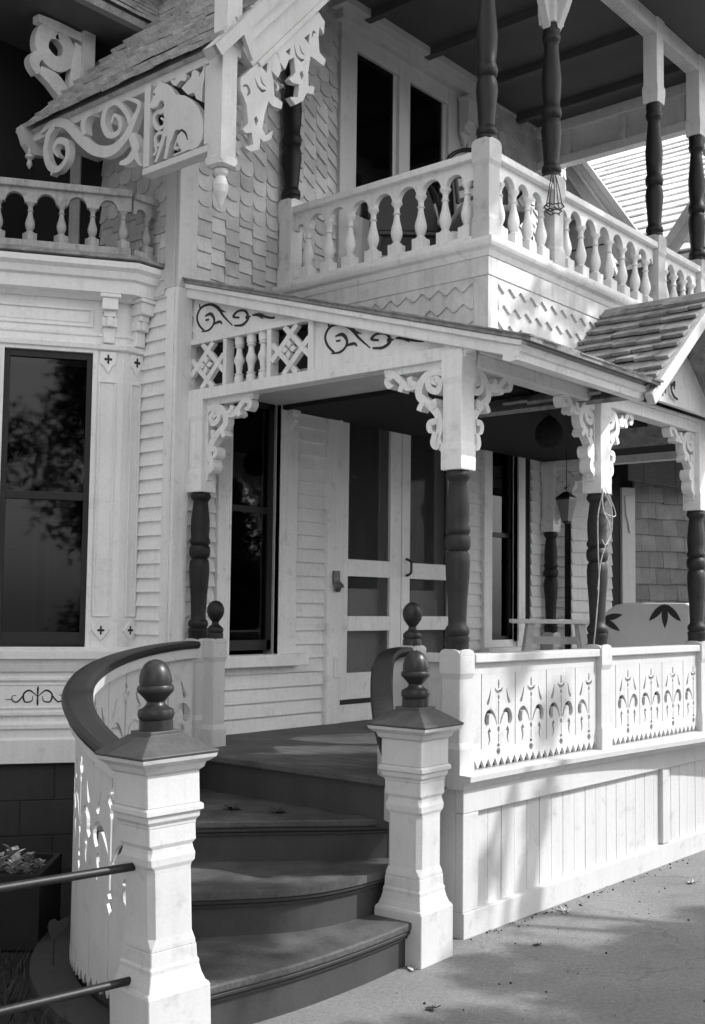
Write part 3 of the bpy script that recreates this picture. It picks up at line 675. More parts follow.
# dark block foundation under the bay
mb = MB(); z = .0; r = 0
while z < .66:
    h2 = min(.215, .66 - z); u = -SE - (.2 if r % 2 else 0)
    while u < 0:
        a, b = max(u, -SE), min(u + .40, -.02)
        if b > a: mb.fbox(FA, a, b - .006, z, z + h2 - .006, -.08, -.015)
        u += .40
    z += .215; r += 1
mb.fbox(FA, -SE, -.02, 0, .66, -.10, -.022)
mb.fbox(FBs, -.02, .16, 0, .66, -.08, -.02)
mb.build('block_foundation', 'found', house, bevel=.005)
# ================================================================== PORCH
porch = thing('porch', 'white front porch with low shed roof, carved side spandrel and panelled skirt', 'porch', (0, 0, 0))
XS, YF = .14, .05
d = MB(); x = -.22
while x < 4.5:
    b = min(x + .105, 4.5); d.box(x, b - .004, (.27 if x < .14 else .09), YW - .03, .772, .80); x += .105
d.build('deck', 'deck', porch)
MB().box(.20, 4.5, .12, YW - .03, .70, .768).build('deck_joists', 'riser', porch)
# skirt: frame, tongue and groove boards, base board, end face
FS = frame((0, YF, 0), X_, Z_, -Y_)
X0, X1 = XS, 4.62
s = MB(); s.fbox(FS, X0, X1, .612, .735, -.05, 0).fbox(FS, X0, .275, .125, .611, -.05, -.001)
for a, b in ((2.40, 2.50),): s.fbox(FS, a, b, .13, .611, -.05, -.002)
s.fbox(FS, X0 - .004, X1, -.02, .125, -.06, .008).fbox(FS, 4.5, X1, .126, .611, -.05, -.001)
fr = s.build('skirt_frame', 'white', porch, bevel=.004)
b = MB(); x = .276
while x < 4.5:
    e = min(x + .128, 4.5); b.fbox(FS, x, e - .005, .10, .62, -.045, -.030 + random.uniform(-.001, .001)); x += .128
b.fbox(FS, .27, 4.5, .1, .62, -.06, -.047)
b.build('skirt_boards', 'white', porch)
s = MB(); s.box(XS + .002, XS + .05, YF + .052, .42, 0, .728); s.build('skirt_end', 'white', porch, bevel=.004)
# floor edge moulding, flaring out a little to the right
m = MB(); n = 24; rings = []
for i in range(n + 1):
    t = i / n; x = XS - .02 + t * (X1 - XS); o = .0 + .14 * max(0, (x - .9) / 2.2) ** 1.6
    prof = [(.03, .73), (-.012 - o * .6, .735), (-.022 - o * .7, .755), (-.03 - o * .8, .772), (-.055 - o, .776), (-.058 - o, .803), (.09, .808), (.09, .73)]
    rings.append([(x, YF + y, z) for y, z in prof])
m.loft(rings); m.build('floor_moulding', 'white', porch)
m = MB(); m.box(XS - .045, XS - .001, YF + .092, .42, .738, .8025); m.build('floor_moulding_return', 'white', porch, bevel=.004)
# beams
b = MB(); b.box(XS, XS + .10, YF + .001, 2.20, 2.935, 3.005); b.build('side_beam', 'trim', porch, bevel=.004)
b = MB(); b.box(XS + .131, 4.60, YF + .012, YF + .115, 2.90, 2.975).box(XS + .131, 4.60, YF - .0, YF + .13, 2.976, 3.0); b.build('front_beam', 'trim', porch, bevel=.006)
b = MB(); b.box(4.45, 4.55, YF + .13, 2.20, 2.935, 3.02); b.build('far_beam', 'trim', porch)
MB().box(XS + .11, 4.55, YF + .13, YW - .01, 3.03, 3.05).build('porch_ceiling', 'porchceil', porch)
# shed roof
RS = V((0, -2.55, -.745)); RL = RS.length; RD = RS.normalized(); RN = V((0, -RD.z, RD.y)); RN = RN if RN.z > 0 else -RN
FRoof = frame((0, 2.22, 3.70), X_, RD, RN)        # v down the slope
m = MB(); m.fbox(FRoof, .10, 1.60, .0, RL - .02, -.03, .0); m.build('shed_roof', 'porchceil', porch)
m = MB(); m.fbox(FRoof, .075, 1.50, .0, RL + .045, .002, .022)
u = .07
m2 = MB()
v = .0
while v < RL:
    w_ = random.uniform(.08, .15); m2.fbox(FRoof, .068 - random.uniform(0, .008), .25, v, min(v + w_, RL + .05) - .003, .0225, .0285 + random.uniform(0, .006)); v += w_
v = .1
while v < 1.50:
    w_ = random.uniform(.08, .15); m2.fbox(FRoof, v, v + w_ - .003, RL - .10, RL + .048 + random.uniform(-.004, .008), .0225, .030 + random.uniform(0, .006)); v += w_
m.v += []; m.build('roofing', 'roofedge', porch); m2.build('roof_edge_shingles', 'roofedge', porch)
m = MB(); m.fbox(FRoof, .105, XS + .008, .02, RL - .02, -.088, .0).fbox(FRoof, .085, XS, .02, RL - .01, -.030, .0)
m.build('rake_board', 'trim', porch, bevel=.005)
# scalloped tail of the rake
m = MB(); m.prism(frame((XS, YF + .13, 2.98), -Y_, Z_, -X_), [(-.1, .12), (.0, .02), (.04, -.01), (.10, -.035), (.17, -.02), (.24, .02), (.30, .02), (.31, -.04), (.37, -.06), (.42, -.02), (.42, .02)], -.03, .006)
m.build('rake_tail', 'trim', porch, bevel=.004)
# gutter moulding along the eave
prof = [(-.20, 2.875), (-.24, 2.862), (-.285, 2.866), (-.290, 2.90), (-.306, 2.906), (-.312, 2.925), (-.322, 2.930), (-.322, 2.936), (-.20, 2.940)]
m = MB(); m.loft([[(x, y, z) for y, z in prof] for x in (.10, 1.47)]); m.build('gutter', 'trim', porch)
MB().box(.16, 1.5, -.20, YF + .0, 2.985, 3.0).build('eave_soffit', 'porchceil', porch)
# carved side spandrel
FSp = frame((XS + .03, 2.21, 3.0), -Y_, Z_, -X_)     # u towards the street
top = lambda u: .655 - .298 * u
m = MB()
m.prism(FSp, [(.0, .336), (1.08, .336), (1.08, top(1.08)), (0, top(0))], -.02, .0)
m.prism(FSp, [(1.08, .006), (2.05, .006), (2.05, top(2.05)), (1.08, top(1.08))], -.02, .001)
m.build('spandrel_board', 'trim', porch)
m = MB(); m.fbox(FSp, 0, 1.085, .298, .334, -.03, .022).fbox(FSp, .0, .014, .006, .297, -.03, .02).fbox(FSp, .315, .345, .006, .297, -.05, .02).fbox(FSp, .70, .735, .006, .297, -.05, .02).fbox(FSp, 1.04, 1.082, .006, .335, -.03, .023)
m.build('spandrel_rails', 'trim', porch, bevel=.003)
MB().fbox(FSp, 0, 1.08, .0, .30, -.16, -.15).build('spandrel_shade_sheet', 'found', porch)  # dark sheet standing in for the dim porch roof space behind the lattice
for u0, u1 in ((.016, .313), (.737, 1.038)):
    m = MB(); c0, c1 = (u0 + u1) / 2, .152
    hu, hv = (u1 - u0) / 2, .144
    def bar(a, b, k): ribbon(m, FSp, [(a[0], a[1], .034), (b[0], b[1], .034)], -.015 - .001 * k, .010 + .0015 * k, 1)
    bar((u0, c1 + hv * .35), (c0 + hu * .35, c1 - hv), 0); bar((c0 - hu * .35, c1 + hv), (u1, c1 - hv * .35), 1)
    bar((u0, c1 - hv * .35), (c0 + hu * .35, c1 + hv), 2); bar((c0 - hu * .35, c1 - hv), (u1, c1 + hv * .35), 3)
    for k, (a, b) in enumerate(((1, 0), (0, 1), (-1, 0), (0, -1))):
        m.prism(FSp, [(c0 + a * .006, c1 + b * .006), (c0 + a * .03 + b * .02, c1 + b * .03 + a * .02), (c0 + a * .058, c1 + b * .058), (c0 + a * .03 - b * .02, c1 + b * .03 - a * .02)], -.010, .024 + .001 * k)
    m.build('lattice_panel', 'trim', porch)
for u in (.425, .53, .635):
    m = MB(); m.lathe([(.004, .030), (.05, .030), (.055, .022), (.065, .030), (.075, .018), (.12, .024), (.14, .033), (.152, .035), (.165, .033), (.19, .022), (.225, .018), (.235, .030), (.245, .024), (.25, .031), (.298, .031)], FSp(u, 0, -.02), 14)
    m.build('spindle', 'trim', porch, smooth=True)
m = MB()
for i, q in enumerate((SC0, SC1, SC2, SC3, SC4, SC5, SC6, SC7, SC8, SC9)):
    ribbon(m, FSp, [(a, b * .92 + .325, c) for a, b, c in q], .0005, .0035 + .0004 * i, 5)
m.build('scroll_ornament', 'incise', porch); m = MB()
for i, q in enumerate((SC0, SC1, SC2, SC3, SC4, SC5, SC6, SC7, SC8, SC9)):
    ribbon(m, FSp, [(a * 1.02 + 1.11, b * .95 * (1 - .33 * a) + .03, c * 1.05) for a, b, c in q], .0015, .0045 + .0004 * i, 5)
m.build('scroll_ornament', 'incise', porch)
# far end frame: lattice frieze
m = MB(); FE = frame((4.50, 2.1, 3.03), -Y_, Z_, -X_)
m.fbox(FE, .0, 1.9, .16, .20, -.02, .02)
for i in range(8):
    ribbon(m, FE, [(.02 + i * .16, .005, .03), (.18 + i * .16, .16, .03)], -.012, .01, 1); ribbon(m, FE, [(.02 + i * .16, .16, .03), (.18 + i * .16, .005, .03)], -.014, .012, 1)
m.build('lattice_panel', 'trim', porch)
# entrance gable over the second bay
GX, GZ, GE = 2.37, 3.66, 1.45
for sgn in (-1, 1):
    sd = V((sgn * (GX - GE), 0, -(GZ - 2.90))); sl = sd.length; sd.normalize(); sn = V((-sd.z * sgn, 0, abs(sd.x))); sn = V((sgn * abs(sd.z), 0, abs(sd.x)))
    Fg = frame((GX, -.33, GZ), Y_, -sd, sn)     # u away, v up the slope (negative down)
    m = MB()
    if sgn < 0:
        roof_shingles(m, Fg, .0, 1.0, -sl, -.06, .125, (.11, .2), wave=.018, th=.040)
    m.fbox(Fg, .01, 1.2, -sl, 0, -.03, -.001)
    m.fbox(Fg, .0, 1.2, -.09, .02, .03, .045)
    m.build('entrance_gable_roof', 'roofedge', porch)
    m = MB(); m.fbox(Fg, -.03, .02, -sl - .03, .02, -.065, .012)
    m.build('bargeboard', 'white', porch, bevel=.005)
m = MB(); m.prism(frame((0, -.02, 0), X_, Z_, -Y_), [(1.60, 3.0), (3.14, 3.0), (2.37, 3.60)], -.02, 0)
m.prism(frame((0, -.02, 0), X_, Z_, -Y_), [(1.95, 3.0), (2.79, 3.0), (2.37, 3.33)], 0.001, .015)
m.build('pediment', 'trim', porch)
m = MB(); FG = frame((2.22, -.035, 3.03), X_, Z_, -Y_)
for i, q in enumerate(([(.0, .0, .01), (.0, .06, .02), (.02, .12, .01)], [(.03, .02, .008), (.05, .08, .022), (.09, .11, .01)], [(.12, .10, .01), (.13, .05, .016), (.17, .02, .016), (.22, .01, .012)], [(.14, .09, .01), (.17, .12, .02), (.165, .07, .012)])):
    ribbon(m, FG, q, .016, .019 + .0005 * i, 4)
m.build('pediment_ornament', 'incise', porch)

# ---- porch posts
def bracket_mb(F, wid=1.0, k0=0):
    m = MB()
    for i, q in enumerate((BR0, BR1, BR2, BR3, BR4, BR5, BR6, BR7, BR8, BR9)):
        ribbon(m, F, [(a * wid, b, c * 1.05) for a, b, c in q], -.026 - .0013 * i, .026 + .0013 * i, 5)
    m.fbox(F, -.005, .42 * wid, -.075, -.036, -.022, .022).fbox(F, -.005, .02, -.52, -.076, -.022, .022)
    m.prism(F, [(-.005, -.50), (.03, -.49), (.02, -.545), (-.005, -.56)], -.02, .02)
    return m
SHAFT = [(0, .060), (.05, .060), (.055, .063), (.075, .063), (.08, .055), (.095, .062), (.11, .064), (.125, .058), (.135, .048), (.16, .047), (.28, .052), (.38, .061), (.46, .064), (.50, .060), (.515, .050), (.525, .060),
         (.54, .065), (.565, .067), (.59, .063), (.60, .054), (.615, .064), (.63, .065), (.65, .056), (.70, .060), (.76, .059), (.84, .050), (.875, .046), (.885, .052), (.90, .062), (.915, .064), (.925, .058), (.945, .058), (.945, .050)]
def porch_post(loc, label, dirs, base=True, dark='brown'):
    t = thing('porch_post', label, 'post', loc, group='turned porch posts')
    if base:
        m = MB(); m.sq([(.80, .066), (.93, .066), (.96, .056), (1.28, .056), (1.31, .066), (1.40, .066)], (0, 0, 0), ch=.003)
        for a in range(4):
            F = frame((0, 0, 1.40), V((math.cos(a * PI / 2), math.sin(a * PI / 2), 0)), Z_, V((math.sin(a * PI / 2), -math.cos(a * PI / 2), 0)))
            m.prism(F, [(-.064, 0), (.064, 0), (.060, .014), (.045, .026), (.02, .032), (-.02, .032), (-.045, .026), (-.060, .014)], .046, .0655)
        m.build('pedestal', 'white', t, bevel=.004)
    m = MB(); m.lathe([(z * 1.0 + 1.418, r) for z, r in SHAFT], (0, 0, 0), 28); m.build('turned_shaft', dark, t, smooth=True)
    m = MB(); m.sq([(2.352, .064), (2.36, .066), (2.46, .066), (2.50, .059), (2.80, .059), (2.835, .066), (2.978, .066)], (0, 0, 0), ch=.003)
    m.build('block', 'trim', t, bevel=.005)
    for dx, dy, wd in dirs:
        F = frame((dx * .06, dy * .06, 2.975), V((dx, dy, 0)), Z_, V((dy, -dx, 0)))
        bracket_mb(F, wd).build('bracket', 'trim', t)
    return t
porch_post((.188, .128, 0), 'thick corner porch post between the steps and the carved railing, widest white top block', ((0, 1, 1), (1, 0, 1)))
porch_post((1.645, .115, 0), 'porch post in the middle of the railing with loose wires hanging on its shaft', ((-1, 0, 1), (1, 0, .9)))
porch_post((3.09, .115, 0), 'porch post at the right edge of the photo beside the settee', ((-1, 0, 1), (1, 0, .9)))
porch_post((.205, 2.13, 0), 'slender dark post half against the house corner behind the curved handrail', ((0, -1, 1),), base=True, dark='dark')
porch_post((4.535, .115, 0), 'porch post at the far street corner of the porch, beyond the right edge', ((-1, 0, 1), (0, 1, 1)))
porch_post((4.50, 2.13, 0), 'far porch post seen through the porch behind the little bench', ((0, -1, 1),), base=True, dark='dark')

# ---- cut-out railings
def fleur(u, h, s=1.0, up=0):
    """holes of one motif centred on u, panel height h"""
    k = h / .55; H = []
    def st(pts, n=4): H.append(stroke([(u + a * s, b * k, c * s) for a, b, c in pts], n))
    st([(0, .495, .006), (0, .47, .012), (0, .445, .010)]); H.append([(u - .032 * s, .452 * k), (u - .012 * s, .434 * k), (u + .012 * s, .434 * k), (u + .032 * s, .452 * k), (u + .028 * s, .428 * k), (u + .008 * s, .412 * k), (u - .008 * s, .412 * k), (u - .028 * s, .428 * k)])
    st([(0, .408, .006), (0, .395, .016), (0, .378, .006)]); st([(0, .372, .008), (0, .235, .008)], 2)
    st([(0, .228, .006), (0, .21, .020), (0, .192, .006)]); st([(0, .186, .006), (0, .135, .008)], 2)
    st([(0, .13, .010), (0, .115, .024), (0, .108, .008)]); st([(0, .102, .012), (0, .083, .032), (0, .062, .010)])
    for q in (-1, 1):
        st([(q * .012, .235, .005), (q * .03, .285, .012), (q * .056, .315, .018), (q * .082, .305, .028), (q * .092, .268, .036), (q * .082, .238, .022)])
        st([(q * .062, .44, .004), (q * .072, .395, .012), (q * .084, .362, .018), (q * .086, .352, .004)])
        st([(q * .064, .212, .022), (q * .076, .196, .016), (q * .07, .16, .012), (q * .078, .125, .004)])
    return H
def zigzag(u0, u1, h, tooth=.064, dep=.046):
    n = max(1, round((u1 - u0) / tooth)); w = (u1 - u0) / n; o = []
    for i in range(n): o += [(u0 + i * w, 0), (u0 + (i + .5) * w, dep)]
    return o + [(u1, 0), (u1, h), (u0, h)]
def railing(x0, x1, label, per, first):
    t = thing('porch_railing', label, 'railing', (x0, .115, 0), group='cut-out railings along the porch front')
    L_ = x1 - x0
    m = MB(); m.box(0, L_, -.055, .055, 1.36, 1.405); m.build('top_rail', 'white', t, bevel=.006)
    m = MB(); m.box(0, L_, -.026, -.004, 1.30, 1.36); m.build('head_strip', 'white', t)
    holes = []; u = first; h = 1.315 - .812
    while u < L_ - .02:
        holes.append([q for q in fleur(u, h, 1.22)])
        u += per
    hs = [[(a, b) for a, b in q] for H in holes for q in H]
    hs = [q for q in hs if min(a for a, b in q) > .008 and max(a for a, b in q) < L_ - .008]
    u = first - per / 2
    while u < L_:
        if .01 < u < L_ - .01: hs.append([(u - .004, .10), (u + .004, .10), (u + .004, .49), (u - .004, .49)])
        u += per
    vs, fs = cut_panel(zigzag(0, L_, h), hs, .020)
    m = MB(); m.add([(a, -.015 - w, .812 + b) for a, b, w in vs], fs)
    m.build('cut_out_panel', 'white', t)
    return t
railing(.262, 1.588, 'white cut-out railing between the corner post and the wired post', .325, .255)
railing(1.702, 3.033, 'white cut-out railing in front of the leaf-print settee', .325, .29)
railing(3.147, 4.45, 'white cut-out railing past the post at the right edge', .325, .13)
# ---- short railing and ball post beside the inner end of the steps
def rail_post(loc, label, seed):
    t = thing('ball_post', label, 'post', loc, group='short rail posts topped with a ball')
    m = MB(); m.sq([(.79, .056), (.90, .056), (.93, .046), (1.30, .046), (1.33, .054), (1.415, .054)], (0, 0, 0), ch=.003)
    for a in range(4):
        F = frame((0, 0, 1.415), V((math.cos(a * PI / 2), math.sin(a * PI / 2), 0)), Z_, V((math.sin(a * PI / 2), -math.cos(a * PI / 2), 0)))
        m.prism(F, [(-.055, 0), (.055, 0), (.05, .014), (.03, .026), (-.03, .026), (-.05, .014)], .036, .0555)
    m.build('post', 'white', t, bevel=.004)
    m = MB(); m.lathe([(0, .05), (.045, .05), (.05, .046), (.06, .05), (.075, .05), (.088, .038), (.10, .022), (.115, .020), (.13, .032), (.15, .046), (.175, .053), (.20, .052), (.225, .040), (.24, .022), (.245, .004)], (0, 0, 1.425), 22)
    m.build('ball_finial', seed, t, smooth=True)
    return t
rail_post((.075, 1.83, 0), 'white post with a dark ball at the upper end of the long curved handrail', 'dark')
rail_post((.190, .42, 0), 'white post with a dark ball behind the right newel, at the short handrail', 'ball')
t = thing('porch_railing', 'very short white railing between the ball post and the corner post', 'railing', (.205, .17, 0), group='cut-out railings along the porch front')
MB().box(-.055, .055, .01, .18, 1.36, 1.405).build('top_rail', 'white', t, bevel=.005)
m = MB(); m.box(-.012, .012, .01, .18, .81, 1.36); m.build('cut_out_panel', 'white', t)

# ================================================================== STEPS
stairs = thing('steps', 'grey painted wooden steps fanning round from the drive to the porch', 'steps', (-.2, .1, 0))
CX, CY, RO = -.2, .1, 1.60
NOSE = [  # nosing lines from the inner end to the outer end, with tread height
    (.20, [(-.30, -.02), (-.70, -.055), (-1.15, -.055), (-1.60, .0)]),
    (.40, [(-.29, .165), (-.60, .165), (-.90, .25), (-1.255, .505), (-1.62, .78)]),
    (.60, [(-.15, .29), (-.33, .42), (-.52, .60), (-.90, .925), (-1.28, 1.20)]),
    (.80, [(-.235, .14), (-.235, .60), (-.235, 1.2), (-.235, 1.70)])]
def arc(a0, a1, r, n=14): return [(CX + r * math.cos(R(a0 + (a1 - a0) * i / n)), CY + r * math.sin(R(a0 + (a1 - a0) * i / n))) for i in range(n + 1)]
ang = lambda p: math.degrees(math.atan2(p[1] - CY, p[0] - CX)) % 360
FZ = frame((-CX, -CY, 0), X_, Y_, Z_)
for i, (z, ln) in enumerate(NOSE[:3]):
    front = crom(ln, 5)
    a0 = ang(front[-1]); poly = front + arc(a0, 92, RO - .03) + [(-.10, 1.69), (-.10, .16)]
    m = MB(); m.prism(FZ, poly, z - .035, z); m.build('tread', 'step', stairs, bevel=.008)
    inset = [(x + (.0), y) for x, y in front]
    nx = []
    for k, (x, y) in enumerate(front):
        a, b = front[max(k - 1, 0)], front[min(k + 1, len(front) - 1)]; tx, ty = b[0] - a[0], b[1] - a[1]; l = math.hypot(tx, ty)
        nx.append((x + ty / l * .035, y - tx / l * .035))
    m = MB(); back = [(x + .02 * (1 if 0 else 0), y) for x, y in nx]
    m.loft([[FZ(x, y, z - .22), FZ(x, y, z - .036), FZ(x + (CX + .1 - x) * .03, y + (1.2 - y) * .03, z - .036), FZ(x + (CX + .1 - x) * .03, y + (1.2 - y) * .03, z - .22)] for x, y in nx])
    m.build('riser', 'riser', stairs)
    m = MB(); m.tube([FZ(x + (px - x) * .5, y + (py - y) * .5, z - .045) for (x, y), (px, py) in zip(nx, front)], .012, 6); m.tube([FZ(x + (px - x) * .15, y + (py - y) * .15, z - .066) for (x, y), (px, py) in zip(nx, front)], .010, 6); m.build('nosing_moulding', 'riser', stairs, smooth=True)
m = MB(); m.box(-.235 - CX, -.14 - CX, .26 - CY, 1.76 - CY, .765, .803); m.build('tread', 'deck', stairs, bevel=.008)
MB().box(-.20 - CX, -.17 - CX, .26 - CY, 1.76 - CY, .56, .765).build('riser', 'riser', stairs)
m = MB(); n = 30; rings = []
for i in range(n + 1):
    a = 181 - 92 * i / n; zt = .15 + .62 * i / n
    rings.append([(r * math.cos(R(a)), r * math.sin(R(a)), z) for r, z in ((RO - .08, 0), (RO - .045, 0), (RO - .045, zt), (RO - .08, zt))])
m.loft(rings); m.build('outer_string', 'riser', stairs)
m = MB(); rings = []
for i in range(n + 1):
    a = 179 - 60 * i / n
    rings.append([(r * math.cos(R(a)), r * math.sin(R(a)), z) for r, z in ((RO - .02, .01), (RO + .16, .01), (RO + .16, .06), (RO - .02, .06))])
m.loft(rings); m.build('curb', 'found', stairs)

# ---- newel posts
def newel(loc, rz, label):
    t = thing('newel_post', label, 'newel post', loc, rz, group='square newel posts at the foot of the steps')
    m = MB(); m.sq([(0, .135), (.235, .135), (.245, .131), (.252, .123), (.28, .113), (.31, .107), (.325, .107), (.335, .102), (.385, .100)], (0, 0, 0), ch=.004)
    m.sq([(.386, .098, .004), (.40, .098, .006), (.43, .096, .022), (.66, .096, .022), (.675, .097, .020), (.69, .102, .010), (.715, .103, .008), (.735, .099, .012), (.75, .098, .014), (.765, .1035, .004), (.79, .103, .004), (.825, .103, .004)], (0, 0, 0))
    m.sq([(.826, .104), (.835, .104), (.85, .114), (.87, .116), (.875, .126), (.893, .126), (.90, .118)], (0, 0, 0), ch=.003)
    m.sq([(.901, .115), (1.02, .115)], (0, 0, 0), ch=.003)
    m.sq([(1.021, .117), (1.03, .128), (1.05, .135), (1.055, .145), (1.068, .162), (1.082, .166)], (0, 0, 0), ch=.003)
    m.build('pedestal', 'white', t, bevel=.003)
    m = MB(); m.sq([(1.083, .168), (1.092, .170), (1.155, .078), (1.156, .070), (1.17, .070)], (0, 0, 0), ch=.003); m.build('cap', 'cap', t, bevel=.003)
    m = MB(); m.lathe([(0, .064), (.035, .064), (.038, .060), (.045, .066), (.06, .070), (.075, .066), (.085, .048), (.095, .036), (.105, .034), (.12, .046), (.135, .060), (.142, .068), (.155, .071), (.165, .066), (.167, .060), (.18, .062), (.20, .061), (.225, .054), (.245, .042), (.258, .026), (.265, .004)], (0, 0, 1.171), 28)
    m.build('finial', 'ball', t, smooth=True)
    return t
nl = newel((-1.770, .070, 0), R(-7), 'large white newel post at the near left, iron pipes running into it')
nl.rotation_euler = (Matrix.Rotation(R(-2.2), 3, V((.759, .651, 0))) @ Matrix.Rotation(R(-7), 3, 'Z')).to_euler()
newel((-.25, .06, 0), R(3), 'white newel post at the right foot of the steps, close to the porch skirt')

# ---- long curved handrail
t = thing('curved_railing', 'long white cut-out railing with dark handrail sweeping round the left of the steps', 'railing', (CX, CY, 0))
def zr(a):     # handrail top height along the sweep, a in degrees 180 -> 90
    s = (180 - a) / 90; return 1.00 + .435 * (1 - (1 - s) ** 1.55)
m = MB(); rings = []; n = 48; A0, A1 = 176, 91
for i in range(n + 1):
    a = A0 + (A1 - A0) * i / n; z = zr(a); c, s_ = math.cos(R(a)), math.sin(R(a))
    rings.append([(r * c, r * s_, z + dz) for r, dz in ((1.53, -.040), (1.52, -.02), (1.53, -.003), (1.555, .0), (1.63, .0), (1.652, -.005), (1.66, -.02), (1.65, -.042))])
m.loft(rings); m.build('handrail', 'rail', t, smooth=False)
m = MB(); rings = []
for i in range(n + 1):
    a = A0 + (A1 - A0) * i / n; z = zr(a); c, s_ = math.cos(R(a)), math.sin(R(a))
    rings.append([(r * c, r * s_, z + dz) for r, dz in ((1.54, -.041), (1.54, -.095), (1.555, -.10), (1.615, -.10), (1.63, -.095), (1.63, -.041))])
m.loft(rings); m.build('rail_moulding', 'white', t)
RP = 1.585; ARC = RP * R(A0 - A1)
def bend(u, v, w):      # v = metres below the rail moulding (negative)
    a = A0 - math.degrees(u / RP)
    return ((RP + w) * math.cos(R(a)), (RP + w) * math.sin(R(a)), zr(a) - .098 + v)
def drop(u):
    a = A0 - math.degrees(u / RP); s = (180 - a) / 90
    return -(zr(a) - .098 - (.12 - .05 * min(1, s / .4) + .74 * max(0, (s - .48) / .52) ** 1.4))
nb = 12; bw_ = ARC / nb; m = MB(); HM = .62
for i in range(nb):
    u0, u1 = i * bw_ + .003, (i + 1) * bw_ - .003
    ue = u1 if i % 2 == 0 else u0; q = -1 if i % 2 == 0 else 1
    H = min(HM, -drop(ue) + .02)
    hs = [[(a, b - H) for a, b in p] for p in fleur(ue - q * .003, H, 1.65)]
    hs = [p for p in hs if min(a for a, b in p) > u0 + .004 and max(a for a, b in p) < u1 - .004]
    out = [(u0, drop(u0))] + [p for k in range(3) for p in ((u0 + (u1 - u0) * (k + .5) / 3, drop(u0 + (u1 - u0) * (k + .5) / 3) + .05), (u0 + (u1 - u0) * (k + 1) / 3, drop(u0 + (u1 - u0) * (k + 1) / 3)))] + [(u1, 0), (u0, 0)]
    kk = H / .55
    notch = [(.0, .50), (.014, .47), (.006, .446), (.034, .456), (.032, .43), (.008, .412), (.012, .395), (.004, .38), (.004, .235), (.016, .21), (.004, .19), (.004, .135), (.018, .118), (.005, .105), (.022, .083), (0, .06)]
    notch = [(ue + q * a, b * kk - H) for a, b in notch]
    out = out[:-2] + notch[::-1] + out[-2:] if i % 2 == 0 else out + notch
    vs, fs = cut_panel(out, hs, .014)
    m.add([bend(a, b, w) for a, b, w in vs], fs)
m.build('cut_out_panel', 'white', t)

# ---- short curved handrail from the right newel up to the ball post
t = thing('curved_railing', 'short steep dark handrail rising behind the right newel to the ball post', 'railing', (-.25, .06, 0))
path = crom([(.02, .14, .92), (.09, .25, 1.04), (.155, .33, 1.20), (.22, .375, 1.36), (.30, .38, 1.42), (.42, .355, 1.435)], 8)
m = MB(); rings = []; pr_ = MB(); r2 = []
for k, p in enumerate(path):
    a, b = V(path[max(k - 1, 0)]), V(path[min(k + 1, len(path) - 1)]); tg = (b - a); h = V((tg.x, tg.y, 0)).normalized(); sd = V((-h.y, h.x, 0)); P = V(p)
    rings.append([tuple(P + sd * u + Z_ * v) for u, v in ((-.045, -.045), (.05, -.045), (.06, -.02), (.05, 0), (-.045, 0), (-.055, -.02))])
    zb = max(.60, min(.80, p[2] - .6))
    r2.append([tuple(V((P.x, P.y, 0)) + sd * u + Z_ * v) for u, v in ((-.02, zb), (.02, zb), (.02, P.z - .045), (-.02, P.z - .045))])
m.loft(rings); m.build('handrail', 'rail', t)
pr_.loft(r2); pr_.build('cut_out_panel', 'white', t)
# ================================================================== BALCONY
bal = thing('balcony', 'upper balcony over the porch roof with zigzag shingled base and dark ceiling', 'balcony', (0, 0, 0))
XB, YB = .945, .46
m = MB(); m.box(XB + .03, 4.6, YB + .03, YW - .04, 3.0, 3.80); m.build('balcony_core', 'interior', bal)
FSd = frame((XB, YW - .04, 0), -Y_, Z_, -X_)      # side band, u towards street
FFr = frame((XB, YB, 0), X_, Z_, -Y_)
LS = YW - .04 - YB
m = MB()
zr_ = [(3.545 - .115 * i, .195, 'zig') for i in range(4)]
shingle_rows(m, FSd, 0, LS - .085, zr_, .125); m.build('zigzag_shingles', 'band', bal); m = MB(); shingle_rows(m, FFr, .085, 3.6, zr_, .125)
m.build('zigzag_shingles', 'band', bal)
m = MB(); m.fbox(FSd, LS - .085, LS + .022, 3.0, 3.62, 0, .022).fbox(FFr, .0, .085, 3.0, 3.62, 0, .022).fbox(FSd, 0, LS + .027, 3.621, 3.735, 0, .027).fbox(FFr, .0, 3.6, 3.621, 3.735, 0, .027)
m.build('band_boards', 'band', bal, bevel=.004)
def sweep_L(mb, prof, x1=4.65):
    rings = []
    for P, k in ((V((0, YW - .05, 0)), 0), (V((0, 0, 0)), 1), (V((x1, 0, 0)), 2)):
        ring = []
        for o, z in prof:
            p = (XB - o, YW - .05, z) if k == 0 else (XB - o, YB - o, z) if k == 1 else (x1, YB - o, z)
            ring.append(p)
        rings.append(ring)
    mb.loft(rings)
m = MB(); sweep_L(m, [(-.02, 3.736), (.03, 3.736), (.04, 3.755), (.045, 3.775), (.075, 3.785), (.085, 3.80), (.09, 3.815), (.09, 3.832), (-.02, 3.84)]); m.build('floor_cornice', 'trim', bal)
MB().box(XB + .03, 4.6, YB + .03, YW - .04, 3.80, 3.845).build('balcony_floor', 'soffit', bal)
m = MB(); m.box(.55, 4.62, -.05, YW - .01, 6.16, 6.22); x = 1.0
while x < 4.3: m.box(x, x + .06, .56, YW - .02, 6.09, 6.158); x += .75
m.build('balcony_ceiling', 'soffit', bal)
m = MB(); m.box(.5, 4.66, -.15, 2.6, 6.225, 6.30); m.build('balcony_roof', 'roofedge', bal)
m = MB(); m.box(1.06, 4.45, .44, .55, 6.03, 6.158); m.build('front_beam', 'shingle', bal, bevel=.005)
